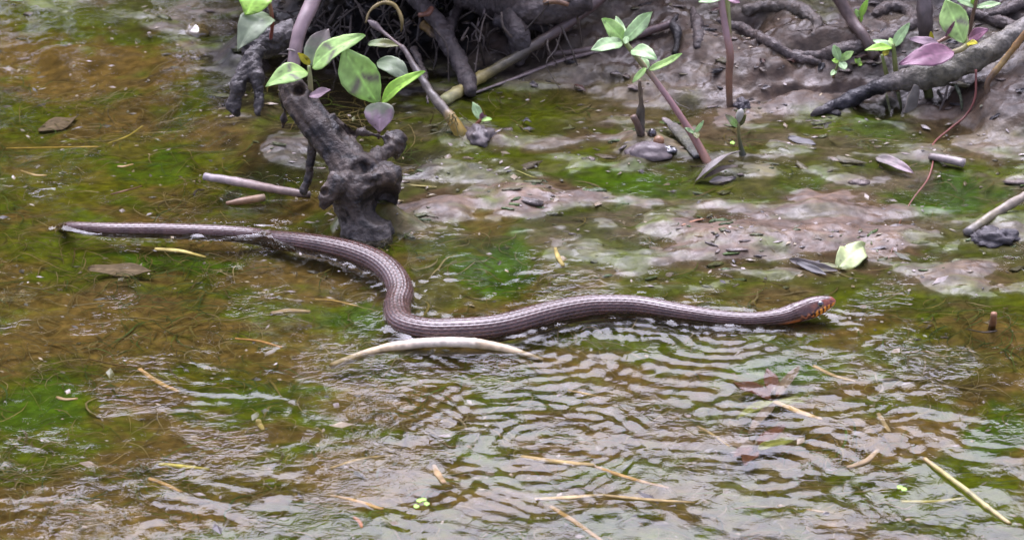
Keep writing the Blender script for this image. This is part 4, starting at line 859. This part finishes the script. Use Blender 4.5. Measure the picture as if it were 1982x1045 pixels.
for nm, bx, by, LV in [('dark red leafy plant submerged in the rippled water', 1500, 760, [(1500, 772, 1420, 740, 34), (1500, 770, 1486, 712, 26), (1500, 770, 1548, 708, 20), (1498, 775, 1425, 810, 22), (1500, 780, 1448, 840, 18), (1505, 775, 1560, 780, 26)]),
                       ('brown leafy plant submerged beside the dark red one', 1465, 865, [(1460, 868, 1385, 848, 40), (1460, 866, 1420, 885, 26), (1464, 866, 1520, 822, 26), (1466, 868, 1540, 850, 24), (1462, 872, 1440, 900, 26)])]:
    t = sprig('submerged_plant', nm, at(bx, by, -.022), [([at(bx, by + 8, -.024), at(bx - 4, by + 4, -.012), at(bx, by - 10, -.006)], [.003, .003, .002], [(0, (.14, .09, .04)), (1, (.16, .10, .04))])],
          [(at(a, b, -.016), at(c_, d_, -.009), w, random.choice(['sunk', 'sunk', 'dead', 'olive']), U([0, -.1, 1]), dict(fold=.15, curl=.03, mat=M_SUNK)) for a, b, c_, d_, w in LV])

# ------------------------------------------------------------------ reeds and straw in the water
def reed(name, pts, R, stops, label, z=None, flat=.6, group=None, seed=0, cat='straw', nodes=()):
    P = [at(a, b, (c[0] if c else (z if z is not None else -.002))) for a, b, *c in pts]
    return tag(stick(name, P, R, stops, M_STRAW, rough=.0006, rfreq=90, seed=seed, flat=flat, nodes=nodes), label, cat, group)
CR = (.55, .45, .33); TN = (.34, .25, .11); OC = (.36, .23, .08)
reed('curved_reed', [(640, 709, -.012), (700, 687, -.003), (760, 671, .002), (830, 663, .0045), (900, 663, .0045), (950, 669, .002), (1000, 682, -.002), (1050, 698, -.012)], [.0042, .0056, .0064, .0068, .0070, .0066, .0056, .0040],
     [(0, (.42, .29, .12)), (.25, (.62, .47, .25)), (.45, (.95, .82, .64)), (.66, (.95, .82, .62)), (.70, (.60, .46, .28)), (.8, (.72, .56, .34)), (1, (.36, .26, .12))], 'pale curved reed floating against the lower bend of the snake', flat=.8, seed=61, cat='reed', nodes=((.675, .12),))
reed('broken_reed', [(396, 342, .004), (460, 352, .0055), (530, 366, .005), (600, 378, .001)], [.0055, .0064, .0060, .0055], [(0, (.42, .36, .36)), (.3, (.46, .36, .31)), (.6, (.44, .31, .24)), (.85, (.30, .21, .16)), (1, (.10, .07, .05))], 'pale pinkish broken reed wedged against the root knot', flat=.8, seed=62, cat='reed')
reed('brown_reed', [(438, 394, .001), (470, 389, .003), (512, 382, .004)], [.003, .0056, .0056], [(0, (.26, .14, .06)), (.6, (.34, .19, .09)), (1, (.36, .25, .14))], 'short brown reed piece just below the broken reed', flat=.8, seed=63, cat='reed')
reed('yellow_reed', [(1790, 888, .002), (1830, 918, .003), (1870, 948, .003), (1910, 980, .002), (1955, 1014, -.001)], [.0024, .0030, .0030, .0028, .0024], [(0, (.45, .30, .12)), (.2, (.50, .40, .10)), (.5, (.52, .46, .14)), (.56, (.30, .27, .09)), (.7, (.55, .47, .16)), (1, (.50, .38, .13))], 'straight yellow jointed reed floating across green algae', flat=.8, seed=64, cat='reed', nodes=((.54, .3), (.75, .3)))
reed('clay_stick', [(1800, 303, .006), (1832, 308, .008), (1866, 316, .007)], [.005, .006, .0065], [(0, (.30, .24, .21)), (1, (.40, .34, .31))], 'short clay coloured stick piece below the log', flat=.8, seed=65, cat='stick')
reed('orange_stub', [(1918, 640, -.01), (1922, 622, .006), (1924, 606, .018)], [.0045, .0042, .0038], [(0, (.12, .06, .03)), (1, (.36, .17, .07))], 'orange brown stub standing out of the calm green shallows', flat=.9, seed=66, cat='stub')
STR = [((270, 714), (345, 758), 5, OC, 'orange brown flat straw sunk over the green patch'), ((1008, 884), (1150, 900), 6.5, TN, 'wide tan straw lying in the rippled water'), ((1150, 902), (1295, 944), 4, OC, 'thin tan straw continuing the wide one'),
       ((1035, 966), (1170, 957), 5, (.45, .34, .18), 'pale straw at the edge of the swirling ripples'), ((1170, 958), (1345, 972), 3.5, TN, 'long thin straw trailing from the pale one'), ((1066, 980), (1165, 1046), 4.5, OC, 'slanting ochre straw pointing out of the stream'),
       ((1745, 970), (1865, 964), 4, (.40, .36, .10), 'yellow green straw crossing under the jointed reed'), ((1500, 778), (1590, 812), 6, (.50, .36, .19), 'pale sunk straw beside the dark red leafy plant'), ((1575, 708), (1655, 738), 4, (.42, .31, .15), 'tan straw behind the dark red leafy plant'),
       ((288, 926), (352, 952), 5, OC, 'bent ochre straw over the brown silt'), ((308, 898), (405, 908), 5, (.40, .35, .08), 'yellow straw above the bent ochre one'), ((12, 287), (190, 284), 2, (.40, .28, .06), 'long thin amber straw in the green pool'),
       ((208, 278), (276, 244), 2, (.38, .30, .06), 'short amber straw at an angle to the long thin one'), ((300, 482), (398, 498), 5, (.44, .36, .12), 'yellow blade drifting just below the snake tail'), ((525, 607), (600, 603), 6, (.34, .25, .14), 'tan straw piece in the swirl below the snake'),
       ((610, 580), (690, 592), 3, (.36, .24, .08), 'thin tan straw pointing at the snake bend'), ((455, 655), (545, 672), 3, (.40, .22, .08), 'orange straw sliver over brown silt'), ((110, 768), (150, 771), 4, (.42, .28, .16), 'pinkish straw chip by the dark green patch'),
       ((500, 812), (510, 832), 5, (.30, .24, .08), 'small triangular leaf chip in the ripples'), ((1350, 824), (1412, 864), 2.5, TN, 'thin straw crossing the brown submerged plant'), ((640, 905), (760, 880), 3, TN, 'faint straw lying along the brown silt ripple'),
       ((1320, 436), (1362, 424), 2.5, (.34, .16, .08), 'reddish splinter lying on the green mud'), ((750, 350), (845, 362), 3, (.30, .25, .08), 'straw lying behind the root knot foot'), ((1040, 345), (1000, 330), 1.5, (.36, .34, .12), 'hair thin straw on the film below the rootlets'),
       ((1560, 985), (1610, 992), 3, TN, 'straw chip in the wide swirls'), ((1700, 800), (1722, 836), 4, (.32, .24, .13), 'pinkish tan straw in brown water right of the submerged plants'), ((1640, 905), (1700, 870), 5, (.32, .24, .14), 'broad dull straw below the pinkish tan one'),
       ((740, 985), (640, 958), 4, OC, 'brown straw near the green duckweed'), ((685, 1000), (700, 1020), 3, (.36, .16, .08), 'small red brown chip near the duckweed'), ((90, 340), (40, 330), 3, TN, 'tan straw chip in the left pool'), ((228, 322), (258, 318), 3.5, (.42, .30, .16), 'light straw chip at the rim of the green pool'),
       ((1170, 770), (1100, 755), 2.5, TN, 'thin straw under the strong ripples below the snake'), ((860, 935), (840, 900), 5, (.30, .21, .11), 'blunt tan chip in the brown ripples'), ((1930, 640), (1870, 636), 2, (.06, .05, .04), 'thin black twig lying by the orange stub'), ((395, 368), (375, 378), 3, (.05, .04, .035), 'tiny black twig left of the brown reed piece'),
       ((215, 376), (275, 360), 2.5, (.14, .08, .05), 'dark brown twig above the snake tail'), ((1090, 515), (1075, 480), 4, (.34, .27, .09), 'crooked tan straw in the film by the dark green hollow')]
for i, (a, b, w, cc, lb) in enumerate(STR):
    w = w * KPX * DIST * 1.25
    cc = tuple(np.array(cc) * 1.45)
    g0 = pw(*a); film = g0[2] > -.001
    zz = [-.005 + .006 * random.random() for _ in range(3)]
    mx_, my_ = (a[0] + b[0]) / 2 + random.uniform(-6, 6), (a[1] + b[1]) / 2 + random.uniform(-5, 5)
    P = [max((at(p[0], p[1], z), pg(p[0], p[1], w * 1.2)), key=lambda q: q[2]) for p, z in zip([a, (mx_, my_), b], zz)]
    tag(stick('straw', P, [w * .8, w, w * .6], [(0, tuple(np.array(cc) * .8)), (.5, cc), (1, tuple(np.array(cc) * .85))], M_SUNK if i not in (17, 21, 22) else M_STRAW, rough=w * .15, rfreq=120, seed=100 + i, flat=.45, seg=10), lb, 'straw')
RS = np.random.default_rng(77); nst = 0
while nst < 46:
    a = (RS.uniform(10, 1970), RS.uniform(430, 1040))
    if RS.uniform() > (.9 if a[1] > 650 or a[0] < 700 else .3): continue
    an = RS.normal(0, .5); L_ = RS.uniform(25, 110); w = RS.uniform(1.0, 3.2) * KPX * DIST
    pts = [(a[0] - math.cos(an) * L_ / 2, a[1] - math.sin(an) * L_ / 5), (a[0] + RS.normal(0, 5), a[1] + RS.normal(0, 6)), (a[0] + math.cos(an) * L_ / 2, a[1] + math.sin(an) * L_ / 5)]
    P = [max((at(p[0], p[1], RS.uniform(-.014, -.003)), pg(p[0], p[1], w)), key=lambda q: q[2]) for p in pts]
    cc = .75 * np.array([(.36, .26, .10), (.42, .33, .14), (.30, .20, .08), (.40, .34, .20)][RS.integers(4)])
    tag(stick('straw_scrap', P, [w * .7, w, w * .5], [(0, tuple(cc * .8)), (1, tuple(cc))], M_SUNK, rough=w * .15, rfreq=120, seed=200 + nst, flat=.45, seg=6, step=.006), 'small tan straw scrap drifting among the algae threads', 'straw', 'straw scraps in the stream')
    nst += 1
DW = [((812, 970), (826, 976), (806, 981), (820, 968)), ((1742, 944), (1750, 948)), ((1418, 278),)]
DL = ['cluster of bright duckweed leaves on a grey bubble raft', 'single bright green duckweed leaf by the yellow reed', 'tiny green duckweed leaf stranded on the mud film']
for pts, lb in zip(DW, DL):
    t = thing('duckweed', pw(*pts[0]), lb, 'duckweed')
    for p in pts:
        q = pw(*p); q = q + U([0, 0, .001]); leaf(t, q - U([.003, 0, 0]), q + U([.003, .001, 0]), 10, U([0, -.1, 1]), 'bright', 'frond', belly=1.0, tip=.6, fold=.02)

# ------------------------------------------------------------------ what nobody could count: algae threads and fine debris
def threads(name, n, seed, zone, label, cat):
    r = np.random.default_rng(seed); m = 9
    x = r.uniform(-.70, .70, n * 3); y = r.uniform(-.74, .62, n * 3)
    qx_, qy_ = px_of(x, y); keep = (zone(x, y, qx_, qy_) > r.uniform(0, 1, len(x))) & (ground(x, y) < -.004); x, y = x[keep][:n], y[keep][:n]; n = len(x)
    ang = .9 * fbm2(x * 5, y * 4, 3, seed) + r.normal(0, .55, n) + np.where(r.uniform(0, 1, n) < .5, np.pi, 0)
    L = r.uniform(.015, .075, n) * (1 + .8 * (r.uniform(0, 1, n) < .15)); wd = r.uniform(.00022, .00080, n) * (1 + .8 * (r.uniform(0, 1, n) < .06))
    P = np.zeros((n, m, 3)); cx, cy, a = x.copy(), y.copy(), ang.copy(); cur = r.normal(0, .18, n)
    lift = r.uniform(.001, .010, n)
    for i in range(m):
        P[:, i, 0] = cx; P[:, i, 1] = cy
        a = a + cur + r.normal(0, .10, n); cx = cx + np.cos(a) * L / m; cy = cy + np.sin(a) * L / m
    g = ground(P[..., 0].ravel(), P[..., 1].ravel()).reshape(n, m)
    tt = np.linspace(0, 1, m)[None]
    P[..., 2] = np.where(g > -.0015, g - .0004, np.minimum(g + lift[:, None] * np.sin(np.pi * (.15 + .8 * tt)), -.0012))
    T = np.gradient(P, axis=1); S = np.stack([-T[..., 1], T[..., 0], 0 * T[..., 0]], -1); S /= np.linalg.norm(S, axis=-1, keepdims=True) + 1e-9
    w = wd[:, None, None] * np.sin(np.pi * (.08 + .84 * tt))[..., None]
    V = np.stack([P - S * w, P + S * w], 2)                       # n, m, 2, 3
    V[:, :, 1, 2] += .0003
    base = (np.arange(n) * m * 2)[:, None]; i = (np.arange(m - 1) * 2)[None]
    F = np.stack([base + i, base + i + 2, base + i + 3, base + i + 1], -1).reshape(-1, 4)
    pal = np.array([(.20, .16, .04), (.10, .15, .025), (.25, .19, .07), (.14, .10, .04), (.06, .11, .02), (.30, .24, .12)])
    gsel = sstep(-.3, .5, fbm2(x * 8, y * 8, 3, 77)); ci = np.where(r.uniform(0, 1, n) < gsel, r.choice([1, 4, 0], n), r.choice([0, 2, 3, 5], n))
    c = pal[ci] * r.uniform(.30, .65, (n, 1)); c = np.repeat(c, m * 2, 0)
    tag(link(name, mesh(name, V.reshape(-1, 3), F, None, c), M_ALGAE, None, (0, 0, 0)), label, cat, None, 'stuff')
threads('algae_threads', 7000, 5, lambda x, y, a, b: .25 + .75 * sstep(-.3, .4, fbm2(x * 7, y * 6, 3, 91)) * (1 - .85 * sstep(-.03, .03, y - np.interp(x, SH[:, 0], SH[:, 1]))) - .0, 'olive algae threads combed out under the shallow water', 'algae')
def crumbs(name, n, seed, label):
    r = np.random.default_rng(seed); x = r.uniform(-.70, .70, n); y = r.uniform(-.74, .95, n)
    k = fbm2(x * 6, y * 6, 3, 19) + .3 > r.uniform(-.4, .8, n); x, y = x[k], y[k]; n = len(x)
    g = ground(x, y); wetm = g < -.001; fl = r.uniform(0, 1, n) < .35
    z = np.where(wetm & fl, -.0004, g + .0004)
    s = r.uniform(.0008, .0028, n) * (1 + 1.2 * (r.uniform(0, 1, n) < .08)); an = r.uniform(0, np.pi, n); el = r.uniform(1, 3.2, n)
    dx = np.stack([np.cos(an), np.sin(an), r.normal(0, .15, n)], 1) * (s * el)[:, None]; dy = np.stack([-np.sin(an), np.cos(an), r.normal(0, .15, n)], 1) * s[:, None]
    P = np.stack([x, y, z], 1); up_ = np.array([0, 0, 1.0]) * (s * .5)[:, None]
    V = np.stack([P - dx, P - dy, P + dx, P + dy, P + up_ + dx * .1, P - up_], 1).reshape(-1, 3)
    f = np.array([(0, 1, 4), (1, 2, 4), (2, 3, 4), (3, 0, 4), (1, 0, 5), (2, 1, 5), (3, 2, 5), (0, 3, 5)])
    F = ((np.arange(n) * 6)[:, None, None] + f[None]).reshape(-1, 3)
    pal = np.array([(.26, .21, .18), (.06, .05, .045), (.20, .15, .09), (.34, .27, .17), (.12, .12, .05), (.40, .34, .30)])
    c = np.repeat(pal[r.integers(0, 6, n)] * r.uniform(.35, .8, (n, 1)), 6, 0)
    tag(link(name, mesh(name, V, None, F, c, smooth=False), M_STRAW, None, (0, 0, 0)), label, 'debris', None, 'stuff')
crumbs('plant_debris', 3200, 8, 'fine crumbs of plant debris scattered over water and mud')

def clods(name, n, seed, label):
    r = np.random.default_rng(seed); x = r.uniform(-.70, .70, n * 3); y = r.uniform(-.70, .98, n * 3)
    g = ground(x, y); ysh = np.interp(x, SH[:, 0], SH[:, 1]); yfl = np.interp(x, FL[:, 0], FL[:, 1])
    p = .10 + .9 * sstep(-.12, .05, y - yfl) * sstep(.30, .02, y - ysh) + .35 * sstep(0, .1, y - ysh)
    p = p * sstep(-.25, .5, fbm2(x * 9, y * 9, 3, 33)) * ((g > -.012) | (r.uniform(0, 1, n * 3) < .12))
    k = p > r.uniform(0, 1, n * 3); x, y, g, ysh = x[k][:n], y[k][:n], g[k][:n], ysh[k][:n]; n = len(x)
    nu, nv = 6, 9; th = np.linspace(0, np.pi, nu)[:, None]; ph = (np.arange(nv) / nv * 2 * np.pi)[None]
    S = np.stack([np.sin(th) * np.cos(ph), np.sin(th) * np.sin(ph), np.cos(th) + 0 * ph], -1).reshape(-1, 3); q = len(S)
    sz = r.lognormal(-6.05, .5, n).clip(.0010, .007); el = r.uniform(1.0, 3.4, n); an = r.normal(0, .5, n)
    V = S[None] * np.stack([sz * el, sz, sz * r.uniform(.15, .5, n)], 1)[:, None]
    V = V * (1 + .95 * pn3((S[None] * 1.7 + np.arange(n)[:, None, None] * 3.1).reshape(-1, 3), 5).reshape(n, q))[..., None]
    ca, sa = np.cos(an)[:, None], np.sin(an)[:, None]
    V = np.stack([V[..., 0] * ca - V[..., 1] * sa, V[..., 0] * sa + V[..., 1] * ca, V[..., 2]], -1) + np.stack([x, y, g + sz * .02], 1)[:, None]
    F = (faces_grid(nu, nv, True)[None] + (np.arange(n) * q)[:, None, None]).reshape(-1, 4)
    onb_ = y > ysh
    pal = np.array([(.10, .078, .064), (.075, .060, .050), (.045, .050, .012), (.030, .052, .006), (.055, .048, .022), (.022, .019, .018)])
    ci = np.where(onb_, r.choice([0, 1, 1, 4, 5, 0], n), r.choice([0, 1, 2, 3, 4, 2], n))
    c = np.repeat(pal[ci] * r.uniform(.7, 1.3, (n, 1)), q, 0)
    tag(link(name, mesh(name, V.reshape(-1, 3), F, None, c), M_ROOT, None, (0, 0, 0)), label, 'mud', None, 'stuff')
clods('mud_clods', 1300, 21, 'small clods of mud and algae strewn over the film and the bank')
RL = np.random.default_rng(5)
for i in range(30):
    a, b = RL.uniform(960, 1975), RL.uniform(5, 235)
    an = RL.normal(0, .7); L_ = RL.uniform(14, 38)
    P0 = pw(a, b, .003); P1 = pw(a + math.cos(an) * L_, b + math.sin(an) * L_ * .5, .006)
    V, F, c = leaf_mesh(P0, P1, RL.uniform(5, 13) * KPX * DIST, np.array([RL.normal(0, .3), -.4, .9]), kind=['dead', 'mud', 'dark', 'dark', 'sunk'][RL.integers(5)], seed=300 + i, curl=RL.uniform(-.1, .2), fold=.4, wave=.2)
    tag(link('leaf_scrap', mesh('leaf_scrap', V, F, None, c * .6), M_DEAD, None, P0), 'small curled scrap of dead leaf stuck to the mud slope', 'leaf', 'leaf scraps on the mud slope')
for i in range(16):
    a, b = RL.uniform(700, 1975), RL.uniform(0, 220)
    an = RL.uniform(0, 6.28); L_ = RL.uniform(20, 70); w = RL.uniform(.7, 1.8) * KPX * DIST
    tag(stick('twig_scrap', [pw(a, b, .003), pw(a + math.cos(an) * L_ * .5 + RL.normal(0, 4), b + math.sin(an) * L_ * .25, .007), pw(a + math.cos(an) * L_, b + math.sin(an) * L_ * .5, .003)], [w, w, w * .5], [(0, (.12, .09, .07)), (1, (.16, .12, .09))], M_BARK, rough=.0004, seed=400 + i, seg=6), 'thin dark twig scrap pressed into the mud of the bank', 'twig', 'twig scraps on the bank')
def fibres(name, n, seed, label):
    r = np.random.default_rng(seed); Vs, Fs, Cs, k = [], [], [], 0
    for i in range(n):
        a, b = r.uniform(480, 1120), r.uniform(-30, 90); p = pw(a, b, r.uniform(.02, .12)); L_ = r.uniform(.03, .12)
        d = np.array([r.normal(0, .35), r.normal(0, .3), -1]); e = p + d * L_
        e[2] = max(e[2], -.01)
        V, Fq, Ft, u, an = tube([p, p * .7 + e * .3 + r.normal(0, .012, 3), p * .3 + e * .7 + r.normal(0, .014, 3), e], [r.uniform(.0006, .0024), r.uniform(.0006, .0018), r.uniform(.0005, .0012), .0003], 5, .006, cap=False)
        Vs.append(V); Fs.append(Fq + k); k += len(V); Cs.append(np.tile(np.array((.06, .048, .038)) * r.uniform(.5, 1.6), (len(V), 1)))
    tag(link(name, mesh(name, np.vstack(Vs), np.vstack(Fs), None, np.vstack(Cs)), M_ROOT, None, (0, 0, 0)), label, 'roots', None, 'stuff')
fibres('root_fibres', 120, 9, 'tangle of fine dark root fibres hanging in the hollow')
